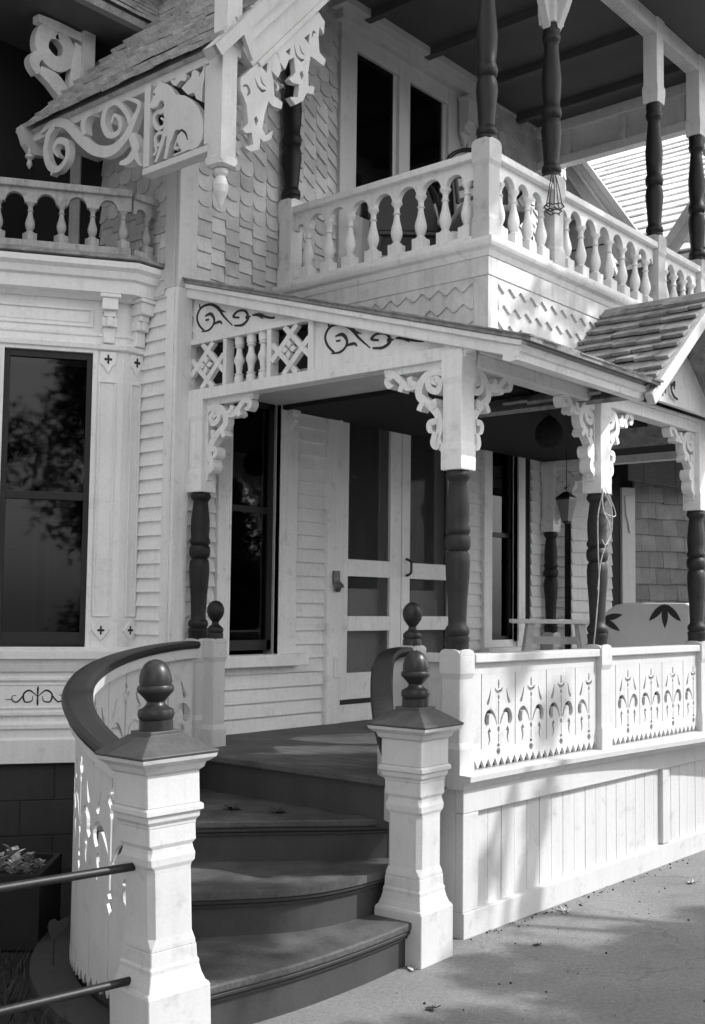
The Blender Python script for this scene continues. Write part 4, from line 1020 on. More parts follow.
m = MB(); m.box(4.36, 4.46, .56, YW, 6.06, 6.158).box(4.36, 4.46, .56, YW, 5.74, 5.82); m.box(4.42, 4.45, .56, YW, 5.821, 6.06)
for y in (.75, 1.3, 1.85): m.box(4.375, 4.42, y, y + .06, 5.821, 6.06)
m.build('far_frieze', 'trim', bal, bevel=.004)
m = MB(); shingle_rows(m, frame((4.10, .47, 5.35), X_, Z_, -Y_), 0, .8, [(5.98 - 5.35 - .1 * i, .12, 'scallop') for i in range(7)], .1); m.build('spandrel_shingles', 'shingle', bal)
BSH = [(0, .062), (.03, .062), (.035, .055), (.05, .066), (.075, .062), (.085, .052), (.10, .050), (.2, .058), (.29, .068), (.34, .062), (.36, .052), (.37, .062), (.40, .068), (.43, .062), (.44, .054), (.52, .062), (.60, .066), (.70, .056), (.78, .048), (.82, .046), (.83, .056), (.86, .062), (.875, .054), (.90, .058), (.93, .058)]
def balcony_post(loc, label, ztop=5.50, base=True):
    t = thing('balcony_post', label, 'post', loc, group='balcony posts with dark turned shafts')
    m = MB(); m.sq([(3.835, .066), (3.97, .066), (4.0, .058), (4.30, .058), (4.33, .067), (4.44, .067)], (0, 0, 0), ch=.003)
    for a in range(4):
        F = frame((0, 0, 4.44), V((math.cos(a * PI / 2), math.sin(a * PI / 2), 0)), Z_, V((math.sin(a * PI / 2), -math.cos(a * PI / 2), 0)))
        m.prism(F, [(-.065, 0), (.065, 0), (.060, .014), (.035, .026), (-.035, .026), (-.060, .014)], .046, .0665)
    m.build('pedestal', 'white' if base else 'trim', t, bevel=.004)
    k = (ztop - 4.455) / .93
    m = MB(); m.lathe([(z * k + 4.455, r) for z, r in BSH], (0, 0, 0), 24); m.build('turned_shaft', 'dark', t, smooth=True)
    m = MB(); m.sq([(ztop, .06), (ztop + .08, .066), (ztop + .12, .066), (ztop + .15, .058), (6.03, .058), (6.158, .066)], (0, 0, 0), ch=.003); m.build('block', 'lattice', t, bevel=.004)
    return t
balcony_post((.985, .495, 0), 'corner balcony post with a heavy dark turned shaft on a broad white pedestal')
p2 = balcony_post((1.745, .495, 0), 'balcony post beside the wire plant hanger, pale scrolled drop at its top')
balcony_post((3.26, .495, 0), 'balcony post under the grey square block, in front of the sunlit far roof')
balcony_post((4.03, .495, 0), 'balcony post at the right edge of the photo')
balcony_post((.985, 2.13, 0), 'dark balcony post against the shingled wall behind the gingerbread drops', base=False)
m = MB()
for k, (dx, dy) in enumerate(((-1, 0), (1, 0), (0, -1))):
    m.prism(frame((dx * .06, dy * .06, 5.86), V((dx, dy, 0)), Z_, V((dy, -dx, 0))), [(-.02, 0), (.16, 0), (.14, -.06), (.10, -.10), (.10, -.18), (.06, -.28), (.02, -.36), (0, -.40), (-.02, -.30)], -.03 + .001 * k, .03 - .001 * k)
m.build('scrolled_drop', 'white', p2, bevel=.006)

BAL = [(.072, .026), (.078, .032), (.088, .032), (.096, .020), (.106, .026), (.135, .036), (.16, .039), (.19, .034), (.235, .022), (.275, .017), (.285, .026), (.295, .018), (.325, .019), (.338, .028), (.350, .036), (.36, .036)]
bal_me = {}
def baluster(t, x, y, z0, h, mat='trim', s=1.0):
    key = (round(h, 3), mat, s)
    if key not in bal_me:
        m = MB(); k = h / .36; m.sq([(0, .042 * s), (.075 * k, .042 * s), (.080 * k, .030 * s)], (0, 0, 0), ch=.003); m.lathe([(z * k, r * s) for z, r in BAL], (0, 0, 0), 16)
        o = m.build('baluster', mat, t, smooth=True); bal_me[key] = o
    else:
        o = bal_me[key].copy(); col.objects.link(o); o.parent = t
    o.location = (x, y, z0); return o
def arch_board(L_, cs, h, r, n=10):
    """board with arched notches between balusters: outline, u along, v from 0 (bottom) to h"""
    gaps = [0] + cs + [L_]; pts = [(0, 0)]
    for a, b in zip(gaps[:-1], gaps[1:]):
        c = (a + b) / 2; rr = min(r, (b - a) / 2 - .018)
        if rr < .02: continue
        pts += [(c - rr * math.cos(PI * k / n), .0 + min(h - .02, rr * 1.05) * math.sin(PI * k / n)) for k in range(n + 1)]
    return pts + [(L_, 0), (L_, h), (0, h)]
def balustrade(name, label, A, B, cs, zb=3.84, zt=4.40, mat='trim', group='arched balustrades round the balcony', sc_=1.0):
    A, B = V(A), V(B); L_ = (B - A).length; U = (B - A).normalized(); W = V((U.y, -U.x, 0))
    t = thing(name, label, 'balustrade', (A.x, A.y, 0), group=group); F = frame((0, 0, 0), U, Z_, W)
    MB().fbox(F, 0, L_, zt - .045, zt, -.06 * sc_, .06 * sc_).build('top_rail', mat, t, bevel=.006)
    hb = .115 * sc_
    m = MB(); m.prism(F, arch_board(L_, cs, hb, .075 * sc_), -.020, .020)
    for k in range(len(m.v)): m.v[k] = (m.v[k][0], m.v[k][1], m.v[k][2] + zt - .045 - hb)
    m.build('arched_board', mat, t)
    MB().fbox(F, 0, L_, zb - .002, zb + .045, -.055 * sc_, .055 * sc_).build('bottom_rail', mat, t, bevel=.005)
    for c in cs:
        p = U * c; baluster(t, p.x, p.y, zb + .045, zt - .045 - hb - zb - .045 + .002, mat, sc_)
    return t
balustrade('balcony_balustrade', 'long side run of the balcony balustrade facing the side street, an iron chair behind it', (.985, 2.07, 0), (.985, .562, 0), [.11, .30, .49, .69, .885, 1.08, 1.27, 1.455 - .02])
balustrade('balcony_balustrade', 'short run of balcony balustrade between the corner post and the post with the wire hanger', (1.052, .495, 0), (1.678, .495, 0), [.07, .235, .40, .56])
balustrade('balcony_balustrade', 'front run of balcony balustrade in sun above the zigzag shingles', (1.812, .495, 0), (3.193, .495, 0), [.12, .32, .52, .72, .92, 1.12, 1.29])
balustrade('balcony_balustrade', 'last run of balcony balustrade at the right edge above the entrance gable', (3.327, .495, 0), (3.963, .495, 0), [.09, .26, .43, .58])

# balustrade on top of the bay
O1 = B0 + AN * .10 + AD * 1.15; O2 = V((-.16, 2.44, 0)); O3 = V((.045, 2.44, 0))
dA = (O2 - O1); LA = dA.length
balustrade('bay_balustrade', 'weathered low balustrade on the flat roof of the bay, long run', O1, O2, [LA - .05 - .19 * i for i in range(6)][::-1], 3.845, 4.27, 'weathered', 'balustrades on the roof of the bay', .78)
balustrade('bay_balustrade', 'short return of the bay roof balustrade butting against the gable corner', O2 + V((.004, 0, 0)), O3, [.12], 3.845, 4.262, 'weathered', 'balustrades on the roof of the bay', .78)

# ================================================================== LOOSE THINGS
# iron chair on the balcony
def chair(loc, rz, label, cushion):
    t = thing('balcony_chair', label, 'chair', loc, rz, group='iron chairs on the balcony')
    m = MB(); m.prism(frame((-.24, .0, .42), X_, V((0, 1, 0)), Z_), [(0, -.24), (.48, -.24), (.48, .22), (0, .22)], 0, .05); m.build('seat', 'stripe' if cushion else 'iron', t, bevel=.015)
    m = MB(); m.tube(crom([(-.25, .24, .42), (-.26, .27, .75), (-.18, .31, 1.0), (0, .32, 1.06), (.18, .31, 1.0), (.26, .27, .75), (.25, .24, .42)], 6), .016)
    m.prism(frame((0, .285, .45), X_, V((0, .06, 1)).normalized(), -Y_), [(-.23, 0), (.23, 0), (.24, .3), (.17, .52), (0, .585), (-.17, .52), (-.24, .3)], -.012, .0)
    m.build('back', 'iron', t, smooth=True)
    m = MB()
    for sx in (-1, 1):
        m.tube(crom([(sx * .26, .26, .68), (sx * .29, .0, .70), (sx * .29, -.22, .66), (sx * .27, -.24, .45)], 5), .015)
    m.build('armrest', 'iron', t, smooth=True)
    for sx in (-1, 1):
        for sy in (-1, 1):
            q = MB(); q.tube([(sx * .22, sy * .22, .43), (sx * .25, sy * .25, 0)], .014); q.build('leg', 'iron', t, smooth=True)
    if cushion:
        m = MB()
        m.prism(frame((0, .25, .48), X_, V((0, .10, 1)).normalized(), V((0, -1, .1)).normalized()), [(-.17, 0), (.17, 0), (.18, .30), (.13, .42), (-.13, .42), (-.18, .30)], 0, .07); cu = m.build('cushion', 'stripe', t, bevel=.02)
        m = MB(); F = frame((0, .25, .48), X_, V((0, .10, 1)).normalized(), V((0, -1, .1)).normalized())
        for k in range(4):
            ribbon(m, F, [(-.17, .05 + .09 * k, .03), (0, .09 + .09 * k, .03), (.17, .05 + .09 * k, .03)], .0701, .074)
        m.build('stripe', 'iron', cu)
    return t
chair((1.72, .98, 3.845), R(-40), 'black iron balcony chair with a striped cushion behind the side balustrade', True)
chair((1.80, 1.72, 3.845), R(-48), 'black iron balcony chair with a plain round-topped back, near the balcony door', False)
# wire plant hanger on the balcony rail
t = thing('wire_hanger', 'thin wire plant hanger drooping over the balcony rail beside a post', 'wire hanger', (1.60, .42, 4.18))
m = MB()
for k in range(5):
    a = k * 2 * PI / 5; m.tube(crom([(.0, .05, .26), (.02 * math.cos(a), -.02, .27), (.035 * math.cos(a), -.03 + .03 * math.sin(a), .15), (.06 * math.cos(a), -.03 + .05 * math.sin(a), .03)], 4), .0035, 5)
for z, r in ((.03, .065), (.0, .05)):
    m.tube([(r * math.cos(2 * PI * i / 14), -.03 + r * math.sin(2 * PI * i / 14), z + .008 * math.sin(i * 2.1)) for i in range(15)], .004, 5)
m.build('wire', 'iron', t, smooth=True)
m = MB()
for k in range(14):
    a, b = random.uniform(0, 6.28), random.uniform(.01, .06); p = V((b * math.cos(a), -.03 + b * math.sin(a), random.uniform(-.01, .03))); d = V((random.uniform(-1, 1), random.uniform(-1, 1), random.uniform(-.5, 1))).normalized() * .03; e = d.orthogonal().normalized() * .008
    m.add([p, p + d * .5 + e, p + d, p + d * .5 - e], [(0, 1, 2, 3)])
m.build('dry_plant', 'leafdark', t)
# small bench on the porch
t = thing('porch_bench', 'small plank bench with splayed legs on the porch between two posts', 'bench', (3.50, 1.50, .80), R(-52))
MB().box(-.36, .36, -.13, .13, .725, .76).build('top', 'trim', t, bevel=.005)
for sx in (-1, 1):
    for sy in (-1, 1):
        q = MB(); q.loft([[(sx * .20 + a, sy * .08 + b, .724) for a, b in ((-.03, -.02), (.03, -.02), (.03, .02), (-.03, .02))], [(sx * .30 + a, sy * .15 + b, 0) for a, b in ((-.03, -.02), (.03, -.02), (.03, .02), (-.03, .02))]])
        q.build('leg', 'lattice', t, bevel=.003)
MB().box(-.22, .22, -.02, .02, .56, .62).build('stretcher', 'lattice', t)
# settee with a leaf print
t = thing('settee', 'pale canvas settee back with a dark leaf print, on the far side of the porch', 'settee', (4.22, 1.15, .765))
FSt = frame((0, .42, .0), -Y_, Z_, -X_)
m = MB(); m.prism(FSt, [(.10, .42), (.92, .42), (.92, .92), (.88, .94), (.36, .94), (.25, .92), (.17, .87), (.11, .78)], -.05, .03); m.build('back', 'cloth', t, bevel=.015)
m = MB(); m.box(-.50, -.03, -.44, .44, .34, .44); m.build('seat', 'cloth', t, bevel=.02)
for sy in (-.40, .40):
    for sx in (-.46, .0): MB().box(sx - .02, sx + .02, sy - .02, sy + .02, 0, .34).build('leg', 'iron', t)
m = MB()
def leafmotif(u, v, angs, ln):
    for k, a in enumerate(angs):
        c, s_ = math.cos(R(a)), math.sin(R(a))
        sh = [(0, 0), (.18, .10), (.35, .13), (.5, .14), (.65, .12), (.8, .08), (1, 0), (.8, -.08), (.65, -.12), (.5, -.14), (.35, -.13), (.18, -.10)]
        m.prism(FSt, [(u + (p * c - q * s_) * ln, v + (p * s_ + q * c) * ln) for p, q in sh], .0305, .033 + .0004 * k)
leafmotif(.70, .93, (-45, -90, -135), .20); m.build('leaf_print', 'found', t); m = MB(); leafmotif(.135, .80, (12, -32, -78), .19)
m.build('leaf_print', 'found', t)
# hanging basket, lantern, wires
t = thing('hanging_basket', 'dark oval wicker basket hanging under the porch ceiling', 'basket', (2.23, .80, 2.76))
m = MB(); m.lathe([(0, .03), (.02, .07), (.06, .095), (.11, .10), (.16, .085), (.20, .05), (.225, .02)], (0, 0, 0), 20); m.build('body', 'basket', t, smooth=True)
m = MB(); m.tube([(0, 0, .22), (0, 0, .275)], .006); m.build('hook', 'iron', t)
t = thing('lantern', 'frosted tapering lantern hanging behind the wired post', 'lantern', (3.86, 1.6, 2.37))
m = MB(); m.sq([(.02, .05), (.20, .105)], (0, 0, 0)); m.build('shade', 'lampglass', t)
m = MB(); m.sq([(.20, .11), (.22, .11), (.25, .06), (.27, .03)], (0, 0, 0)); m.build('cap', 'iron', t); m = MB(); m.sq([(0, .03), (.02, .052)], (0, 0, 0)); m.build('base', 'iron', t)
m = MB(); m.tube([(0, 0, .27), (.005, 0, .5), (0, 0, .66)], .006); m.build('chain', 'iron', t); t.scale = (.6, .6, 1)
t = thing('loose_wires', 'pale loops of loose wire hanging on the middle porch post', 'wire', (1.60, .05, 2.36))
m = MB()
m.tube(crom([(.0, .0, .02), (-.06, -.03, -.02), (-.10, -.02, -.15), (-.12, -.03, -.35), (-.11, -.03, -.55), (-.13, -.02, -.8), (-.12, .0, -.93)], 6), .0042, 6)
m.tube(crom([(-.02, -.01, .01), (.03, -.04, -.10), (.01, -.05, -.25), (-.06, -.05, -.33), (-.09, -.04, -.30)], 6), .0034, 6)
m.tube(crom([(.0, -.01, .03), (.06, -.035, -.08), (.10, -.03, -.14), (.02, -.04, -.15), (-.08, -.04, -.13)], 6), .0034, 6)
m.tube(crom([(-.05, -.02, .0), (-.09, -.05, -.12), (-.03, -.06, -.24), (-.10, -.04, -.42), (-.125, -.03, -.60)], 6), .0034, 6)
m.build('wire', 'twine', t, smooth=True)
# bamboo blind
t = thing('bamboo_blind', 'dark slatted blind hanging at the far end of the porch', 'blind', (4.62, 1.42, 2.80))
m = MB(); Fb = frame((0, 0, 0), V((1, -.10, 0)).normalized(), Z_, V((-.10, -1, 0)).normalized()); v = 0
while v < .36:
    m.fbox(Fb, 0, 1.6, v, v + .022, 0, .012); v += .025
m.build('slats', 'found', t)
m = MB()
for u in (.25, .8, 1.35):
    m = MB(); m.fbox(Fb, u, u + .012, -.01, .37, .0125, .016); m.build('cord', 'incise', t)
# pipe rails into the left newel
t = thing('pipe_fence', 'two dark iron pipe rails running from the left newel out of the picture', 'fence', (-1.9, .115, 0))
for z in (.675, .265):
    q = MB(); q.tube([(.02, 0, z), (-.3, .045, z), (-1.6, .24, z - .005)], .0155, 10); q.build('pipe_rail', 'pipe', t, smooth=True)
q = MB(); q.tube([(-1.6, .24, 0), (-1.6, .24, .72)], .024, 10); q.build('pipe_post', 'pipe', t, smooth=True)
# dark planter box against the foundation
t = thing('planter', 'low dark wooden planter box beside the curved steps, filled with pale seedlings', 'planter', (-1.43, 1.36, 0))
Fp = frame((0, 0, 0), V((-.68, .73, 0)).normalized(), V((.73, .68, 0)).normalized(), Z_)
m = MB()
m.fbox(Fp, 0, 1.9, 0, .03, .02, .37).fbox(Fp, 0, 1.9, .45, .48, .02, .37).fbox(Fp, 0, .03, .031, .449, .02, .37).fbox(Fp, 1.87, 1.9, .031, .449, .02, .37)
m.build('box', 'planter', t, bevel=.006)
MB().fbox(Fp, .03, 1.87, .03, .45, .28, .335).build('soil', 'soil', t)
proto = None
def leaf_quad(mb, p, d, l, w, up=Z_):
    d = d.normalized(); s = d.cross(up); s = s.normalized() if s.length > 1e-3 else d.orthogonal().normalized()
    n = s.cross(d)
    mb.add([p, p + d * l * .45 + s * w + n * w * .4, p + d * l, p + d * l * .45 - s * w + n * w * .4], [(0, 1, 2), (0, 2, 3)])
for i in range(26):
    u, v = .03 + i * .035 + random.uniform(-.02, .02), random.uniform(.04, .12) if i % 2 else random.uniform(.12, .3)
    P = Fp(u, v, .33)
    loc = V(P) + V((-1.43, 1.36, 0))
    if i < 3:
        t2 = thing('seedling', 'small pale-leaved seedling in the dark planter box', 'seedling', loc, random.uniform(0, 6), 'pale seedlings in the planter')
        mb = MB()
        for k in range(11):
            a = k * 2.4; leaf_quad(mb, V((0, 0, .02 + .004 * k)), V((math.cos(a), math.sin(a), .35 + .05 * k)), random.uniform(.03, .055), random.uniform(.016, .026))
        mb.build('leaves', 'leafpale', t2)
        q = MB(); q.tube([(0, 0, 0), (0, 0, .05)], .004, 5); q.build('stem', 'leafdark', t2)
        if i == 0: proto = t2
    else:
        c = copy_tree(proto, loc, random.uniform(0, 6)); s = random.uniform(.8, 1.6); c.scale = (s, s, s)
# heart-shaped leaf on a stem, dry leaves
t = thing('heart_leaf', 'single heart-shaped leaf on a bent stem beside the curb of the steps', 'leaf', (-1.60, .98, .012))
m = MB(); m.prism(frame((0, 0, .23), V((.85, -.5, .1)).normalized(), V((.05, -.1, 1)).normalized(), V((-.5, -.85, 0)).normalized()), [(-.01, -.065), (.02, -.035), (.045, -.005), (.052, .02), (.035, .032), (.006, .018), (-.012, .034), (-.034, .026), (-.038, 0), (-.024, -.035)], 0, .003); m.build('blade', 'found', t)
m = MB(); m.tube(crom([(.02, .04, 0), (.01, .03, .12), (0, .01, .24)], 4), .003, 5); m.build('stem', 'leafdark', t)
def dry_leaf(loc, s, label, mat='leafdry', seed=0, grp='fallen dry leaves'):
    rnd = random.Random(seed); o_ = thing('dry_leaf', label, 'leaf', loc, rnd.uniform(0, 6), grp)
    m = MB(); n = 9
    for k in range(n):
        a = -1.9 + 3.8 * k / (n - 1); l = s * rnd.uniform(.6, 1.1)
        p0 = V((0, 0, .006)); p2 = V((math.cos(a) * l, math.sin(a) * l, rnd.uniform(.0, .5) * s)); b = V((math.cos(a + .35), math.sin(a + .35), .15)) * l * .62; c = V((math.cos(a - .35), math.sin(a - .35), .25)) * l * .62
        m.add([p0, b, p2, c], [(0, 1, 2), (0, 2, 3)])
    m.build('blade', mat, o_)
    q = MB(); q.tube([(0, 0, .006), (-s * .5, .01, .012), (-s * .9, .0, .02)], .0022, 5); q.build('stalk', mat, o_)
    return o_
dry_leaf((-1.11, .50, .20), .05, 'curled pale dry leaf on the lowest step near the left newel', seed=1)
dry_leaf((.93, -.06, 0), .055, 'curled dry leaf on the drive at the foot of the porch skirt', seed=2)
dry_leaf((-.40, -.06, 0), .04, 'small dry leaf on the drive in front of the lowest riser', seed=3)
dry_leaf((2.05, -.30, 0), .05, 'dry leaf lying alone on the sunny drive at the far right', seed=4)
dry_leaf((-.52, 1.02, .60), .055, 'dark shrivelled leaf on the third step, nearer the handrail', 'leafdark', 5)
dry_leaf((-.42, .80, .60), .055, 'dark shrivelled leaf on the third step, nearer the right newel', 'leafdark', 6)
dry_leaf((-.75, -.42, 0), .04, 'dark leaf on the shaded drive near the bottom edge', 'leafdark', 7)
dry_leaf((.30, -.28, 0), .03, 'small dark leaf on the shaded drive right of the right newel', 'leafdark', 8)
# crumbs and grit along the foot of the skirt and on the drive
m = MB(); rg = random.Random(3)
for i in range(300):
    if i < 140: x, y = rg.uniform(.1, 2.6), YF - .015 - abs(rg.gauss(0, .05))
    else: x, y = rg.uniform(-1.2, 3.4), rg.uniform(-1.7, .0)
    s = .002 + .008 * rg.random() ** 2.5
    if y > -.1 and x < .1: continue
    m.loft([[(x + s * rg.uniform(.7, 1.2) * math.cos(k * 2.1), y + s * rg.uniform(.7, 1.2) * math.sin(k * 2.1), .001) for k in range(3)], [(x + s * .5 * math.cos(k * 2.1), y + s * .5 * math.sin(k * 2.1), s * rg.uniform(.5, 1.0)) for k in range(3)]])
tag(m.build('grit', 'soil'), 'scattered grit and crumbs of leaf on the concrete drive', 'grit', kind='stuff')
m = MB()
for i in range(900):
    x, y = rg.uniform(-2.7, -1.55), rg.uniform(.3, 1.6)
    if math.hypot(x - CX, y - CY) < 1.78: continue
    a = rg.uniform(0, 6.28); p = V((x, y, .01)); leaf_quad(m, p, V((math.cos(a), math.sin(a), rg.uniform(.6, 2.5))), rg.uniform(.05, .13), .004)
tag(m.build('dark_grass', 'leafdark'), 'sparse dark grass in the shaded bed at the lower left', 'grass', kind='stuff')

# ================================================================== FAR WING
wing = thing('house_wing', 'far shingled wing of the house beyond the porch and balcony with a sunlit roof', 'house wing', (6, 1.35, 0))
Ud = V((.9, -.44, 0)).normalized(); FWg = frame((0, 0, 0), Ud, Z_, V((-.44, -.9, 0)).normalized())
m = MB(); m.fbox(FWg, -1.5, 2.5, 0, 4.2, -.1, -.02); m.build('wall_core', 'interior', wing)
m = MB(); shingle_rows(m, FWg, -.80, 2.2, [(3.6 - .155 * i, .19, 'sq') for i in range(22)], .17); m.build('shingle_wall', 'farshingle', wing)
m = MB(); m.fbox(FWg, -.95, -.80, .3, 2.80, 0, .04)
m.prism(FWg, [(-.93, 2.72), (-.82, 2.72), (-.83, 2.55), (-.86, 2.45), (-.875, 2.36), (-.89, 2.45), (-.92, 2.55)], .04, .06); m.build('pilaster', 'lattice', wing, bevel=.004)
m = MB(); m.fbox(FWg, -1.05, -.955, .3, 2.9, -.018, .01); m.build('window', 'frame', wing)
m = MB(); clap(m, FWg, -1.5, -1.05, .3, 3.0, .11); m.build('clapboards', 'clap', wing)
m = MB(); m.fbox(FWg, -1.5, 2.5, 3.25, 3.4, 0, .5); m.build('eave', 'porchceil', wing)
m = MB(); Fgw = frame((-.80, 0, 0), -Y_, Z_, -X_)
m.prism(Fgw, [(-2.2, 3.4), (-.0, 3.4), (-.85, 6.10), (-2.2, 6.10)], -.05, 0); m.build('gable_wall', 'lattice', wing)
m = MB()
for z in (4.5, 4.85, 5.2, 5.55, 5.9): m.fbox(Fgw, -2.2, -.87 + (6.1 - z) * .31, z, z + .014, .0005, .004)
m.build('siding_joint', 'incise', wing)
m = MB(); m.box(-.05, 3.0, -2.5, 3.8, 4.21, 5.05); clap(m, frame((-.051, -2.5, 0), Y_, Z_, -X_), 0, 6.3, 3.5, 5.3, .12); clap(m, frame((-.051, -2.501, 0), X_, Z_, -Y_), 0, 3.0, 3.5, 5.3, .12); m.build('upper_wall', 'farshingle', wing)
# upper roof, facing the side street
FU = frame((-.3, -2.6, 5.12), Y_, V((.82, 0, .57)).normalized(), V((-.57, 0, .82)).normalized())
m = MB(); roof_shingles(m, FU, 0, 6.5, 0, 5.6, .30, (.2, .5), th=.035); m.fbox(FU, 0, 6.5, 0, 5.8, -.05, -.003); m.build('sunlit_roof', 'farroof', wing)
FRk = frame((-.85, .85, 6.16), V((0, -.53, -.80)).normalized(), V((0, -.80, .53)).normalized(), -X_)
m = MB(); m.fbox(FRk, -.2, 1.3, -.30, 0, -.04, 0).fbox(FRk, -.2, 1.3, -.02, .03, 0, .05).fbox(FRk, -.2, 1.3, -.12, -.09, 0, .03).fbox(FRk, -.2, 1.3, -.22, -.20, 0, .025); m.build('bargeboard', 'white', wing, bevel=.005)
m = MB(); m.prism(FRk, [(.0, -.30), (.0, -.36), (.06, -.42), (.03, -.48), (.10, -.46), (.16, -.38), (.24, -.44), (.30, -.54), (.34, -.46), (.42, -.36), (.5, -.46), (.56, -.36), (.6, -.30)], -.02, .015); m.build('gingerbread', 'white', wing)
FR3 = frame((-1.0, -.78, 5.77), V((0, .62, -.78)).normalized(), V((0, .78, .62)).normalized(), -X_)
m = MB(); m.fbox(FR3, -.4, 1.1, -.02, .05, -.04, .03).fbox(FR3, -.4, 1.1, -.10, -.02, -.04, 0); m.build('bargeboard', 'lattice', wing)
m = MB()
for k in range(3): m.prism(FR3, [(.1 + .30 * k, -.10), (.12 + .3 * k, -.2), (.07 + .3 * k, -.28), (.15 + .3 * k, -.26), (.20 + .3 * k, -.36), (.26 + .3 * k, -.24), (.33 + .3 * k, -.26), (.28 + .3 * k, -.16), (.30 + .3 * k, -.10)], -.03, -.005 + .001 * k)
m.build('gingerbread', 'trim', wing)

# ================================================================== TREES (out of frame: they shade the front and show in the panes)
SUN = V((.78, -1, 1.2)).normalized()
def clump(mb, c, r, n, l, rnd, flat=1.0):
    for i in range(n):
        d = V((rnd.gauss(0, 1), rnd.gauss(0, 1), rnd.gauss(0, 1) * flat)); d = d.normalized() * r * rnd.random() ** .45
        a = V((rnd.uniform(-1, 1), rnd.uniform(-1, 1), rnd.uniform(-.6, .5))); leaf_quad(mb, c + d, a, l * rnd.uniform(.7, 1.3), l * .28)
def tree(name, label, base, h, cl, seed, trunk_r=.18, leaf=.16, per=110, limbs=()):
    rnd = random.Random(seed); t = thing(name, label, 'tree', base, group='trees across the drive')
    m = MB(); top = V((rnd.uniform(-.3, .3), rnd.uniform(-.3, .3), h * .75))
    m.tube(crom([(0, 0, 0), (rnd.uniform(-.1, .1), rnd.uniform(-.1, .1), h * .3), tuple(top * .7), tuple(top)], 4), [trunk_r * (1 - .75 * i / 12) for i in range(13)], 9)
    for c, r in cl[::4]:
        c = V(c) - V(base); b = V((0, 0, max(.35 * h, min(c.z * .8, h * .72)))); mid = (b + c) / 2 + V((0, 0, .3))
        m.tube(crom([tuple(b), tuple(mid), tuple(c)], 4), [trunk_r * .13 * (1 - .8 * i / 8) + .004 for i in range(9)], 6)
    for a, b, r in limbs: m.tube(crom([(0, 0, h * .45), tuple((V(b) - V(base)) * .5 + Z_ * h * .25), tuple(V(b) - V(base)), tuple(V(a) - V(base))], 5), [r] * 16, 7)
    m.build('trunk', 'bark', t)
    m = MB()
    for c, r in cl: clump(m, V(c) - V(base), r, int(per * (r / .7) ** 1.5), leaf, rnd, .8)
    m.build('crown', 'leaf', t)
    return t
def towards(T, D):   # a point D metres (level distance) up the sun's ray through T
    return V(T) + SUN * (D / math.hypot(SUN.x, SUN.y))
rt = random.Random(11)
# low branches whose shade falls on the drive
cl = []
for tx, ty, r in ((.55, -.80, .26), (.95, -.72, .22), (1.5, -.85, .26), (.15, -.62, .2), (-.25, -.42, .16), (2.2, -.95, .3), (.35, -1.15, .34), (-.1, -1.0, .28), (1.2, -1.45, .4), (2.0, -1.6, .4), (-.75, -.75, .24), (3.0, -1.2, .35), (-1.1, -.55, .2), (.3, -1.6, .4), (-.4, -1.4, .35), (-.1, -.22, .10), (.25, -.33, .09)):
    cl.append((tuple(towards((tx, ty, 0), 7.0 + rt.uniform(-.4, .4))), r))
for tx, ty, tz, r in ((-.5, .5, .5, .22), (-1.25, .5, .2, .24), (-.6, 1.0, .7, .3), (-.35, .35, .6, .2), (-.2, 1.2, .8, .3), (-1.4, .2, .15, .18), (.3, .8, .8, .25), (.42, .05, .32, .07), (.92, .05, .55, .08), (.75, .05, .1, .06), (1.1, .05, 1.1, .10)): cl.append((tuple(towards((tx, ty, tz), 7.0)), r))
tree('shade_tree', 'small spreading tree across the drive, out of the picture', (4.6, -6.4, 0), 5.4, cl, 5, .10, .11, 2000, limbs=[(towards((.37, .05, .15), 6.6), towards((.62, .05, .62), 6.6), .028), (towards((.68, .05, .0), 6.6), towards((.98, .05, .66), 6.6), .042)])
# taller tree shading the upper floor
cl = []
for i in range(36):
    T = (rt.uniform(-.3, 2.4), rt.uniform(.4, 1.9), rt.uniform(4.0, 6.6)); cl.append((tuple(towards(T, 11.5 + rt.uniform(-1.5, 1.5))), rt.uniform(.4, .75)))
tree('tall_tree', 'tall leafy tree beyond the drive, out of the picture', (13.2, -11.0, 0), 17, cl, 6, .26, .17, 170)
cl = []  # canopy added out of view to hold back sky light from the drive
for i in range(46): cl.append(((rt.uniform(0, 8), rt.uniform(-4.8, -1.5), rt.uniform(9.5, 12.5)), rt.uniform(.8, 1.3)))
for i in range(44): cl.append(((rt.uniform(-5, 4), rt.uniform(-4.6, -.6), rt.uniform(9.5, 12.5)), rt.uniform(.8, 1.3)))
tree('sky_block_canopy', 'added high leafy canopy, out of the picture, blocking sky light over the drive', (7.4, -2.6, 0), 13, cl, 6, .26, .17, 170)
# trees behind the photographer, seen only as reflections
for k, (bx, by, h) in enumerate(((-4.5, -10.5, 8), (-7.5, -12, 8), (12.0, -10, 7), (9.5, -13, 7), (-1.5, -12.5, 8))):
    cl = [((bx + rt.gauss(0, 1.3), by + rt.gauss(0, 1.3), rt.uniform(.5, h)), rt.uniform(.7, 1.2)) for _ in range(60)]
    tree('background_tree', 'broad leafy tree behind the photographer, mirrored in the panes', (bx, by, 0), h, cl, 20 + k, .2, .24, 300)

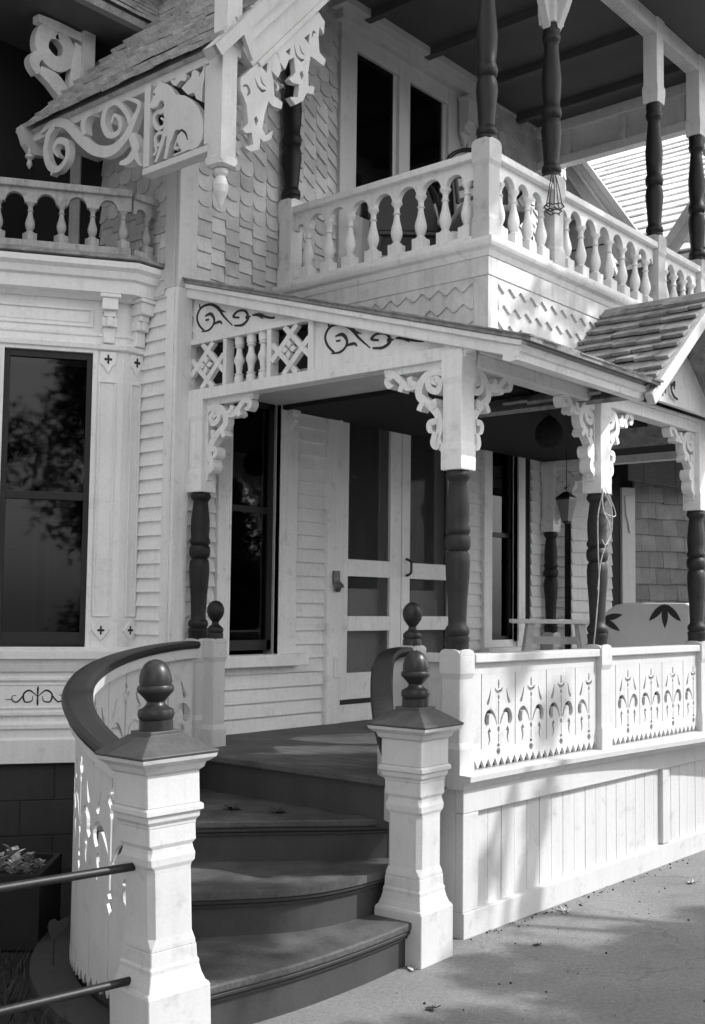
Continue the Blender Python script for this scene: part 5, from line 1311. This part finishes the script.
# added white house, unseen: its sunlit wall bounces light onto the porch side
t = thing('bounce_cottage', 'added white gabled house, out of view, bouncing sunlight onto the porch side', 'house', (-8.0, 3.0, 0))
FC = frame((0, 0, 0), Y_, Z_, X_)
m = MB(); m.box(-6, 0, -5.5, 5.5, 0, 5.2); m.prism(FC, [(-5.5, 5.2), (5.5, 5.2), (0, 9.2)], -6, 0); m.build('wall', 'white', t)
m = MB(); m.prism(FC, [(-6.1, 4.75), (0, 9.2), (6.1, 4.75), (6.1, 4.95), (0, 9.42), (-6.1, 4.95)], -6.3, .45); m.build('roof', 'roof', t)
for y in (-3.2, 0, 3.2):
    for z in (1.0, 3.4):
        if y == 0 and z == 1.0: continue
        w = MB(); w.fbox(FC, y - .55, y + .55, z - .1, z + 1.7, .001, .06); o = w.build('window', 'trim', t); MB().fbox(FC, y - .42, y + .42, z + .02, z + 1.58, .0601, .07).build('pane', 'glass', o)
MB().fbox(FC, -.5, .5, .1, 2.3, .001, .06).build('door', 'brown', t)

# ================================================================== LIGHT, SKY, CAMERA
sun = bpy.data.lights.new('sun', 'SUN'); sun.energy = 2.0; sun.angle = R(.53); sun.color = (1, 1, 1)
so = bpy.data.objects.new('sun', sun); col.objects.link(so); so.rotation_euler = (-SUN).to_track_quat('-Z', 'Y').to_euler(); so.location = (10, -8, 12)
wd = bpy.data.worlds.new('World'); sc.world = wd; wd.use_nodes = True
N, L = wd.node_tree.nodes, wd.node_tree.links
sky = N.new('ShaderNodeTexSky'); sky.sky_type = 'NISHITA'; sky.sun_disc = False
sky.sun_elevation = math.asin(SUN.z); sky.sun_rotation = math.atan2(SUN.x, SUN.y)
bw2 = N.new('ShaderNodeRGBToBW'); L.new(sky.outputs['Color'], bw2.inputs['Color'])
bg = [n for n in N if n.type == 'BACKGROUND'][0]; L.new(bw2.outputs['Val'], bg.inputs['Color']); bg.inputs['Strength'].default_value = .15
sky.dust_density = 1.0; sky.air_density = 3.0

cam = bpy.data.cameras.new('camera'); co = bpy.data.objects.new('camera', cam); col.objects.link(co)
yaw, pitch, roll = R(40.6), R(4.0), R(.7)
d0 = V((math.cos(yaw), math.sin(yaw), 0)); r0 = V((math.sin(yaw), -math.cos(yaw), 0))
D = d0 * math.cos(pitch) + Z_ * math.sin(pitch); U = Z_ * math.cos(pitch) - d0 * math.sin(pitch)
Rr = r0 * math.cos(roll) + U * math.sin(roll); Uu = U * math.cos(roll) - r0 * math.sin(roll)
co.matrix_world = Matrix(((Rr.x, Uu.x, -D.x, -4.59), (Rr.y, Uu.y, -D.y, -3.25), (Rr.z, Uu.z, -D.z, 1.64), (0, 0, 0, 1)))
cam.sensor_fit = 'VERTICAL'; cam.sensor_height = 36; cam.lens = 1130 / 1024 * 36; cam.shift_y = 16 / 1024
cam.clip_start = .05; cam.clip_end = 300
sc.camera = co
sc.view_settings.view_transform = 'Standard'; sc.view_settings.look = 'None'; sc.view_settings.gamma = 1; sc.view_settings.exposure = 1.43
sc.render.film_transparent = False
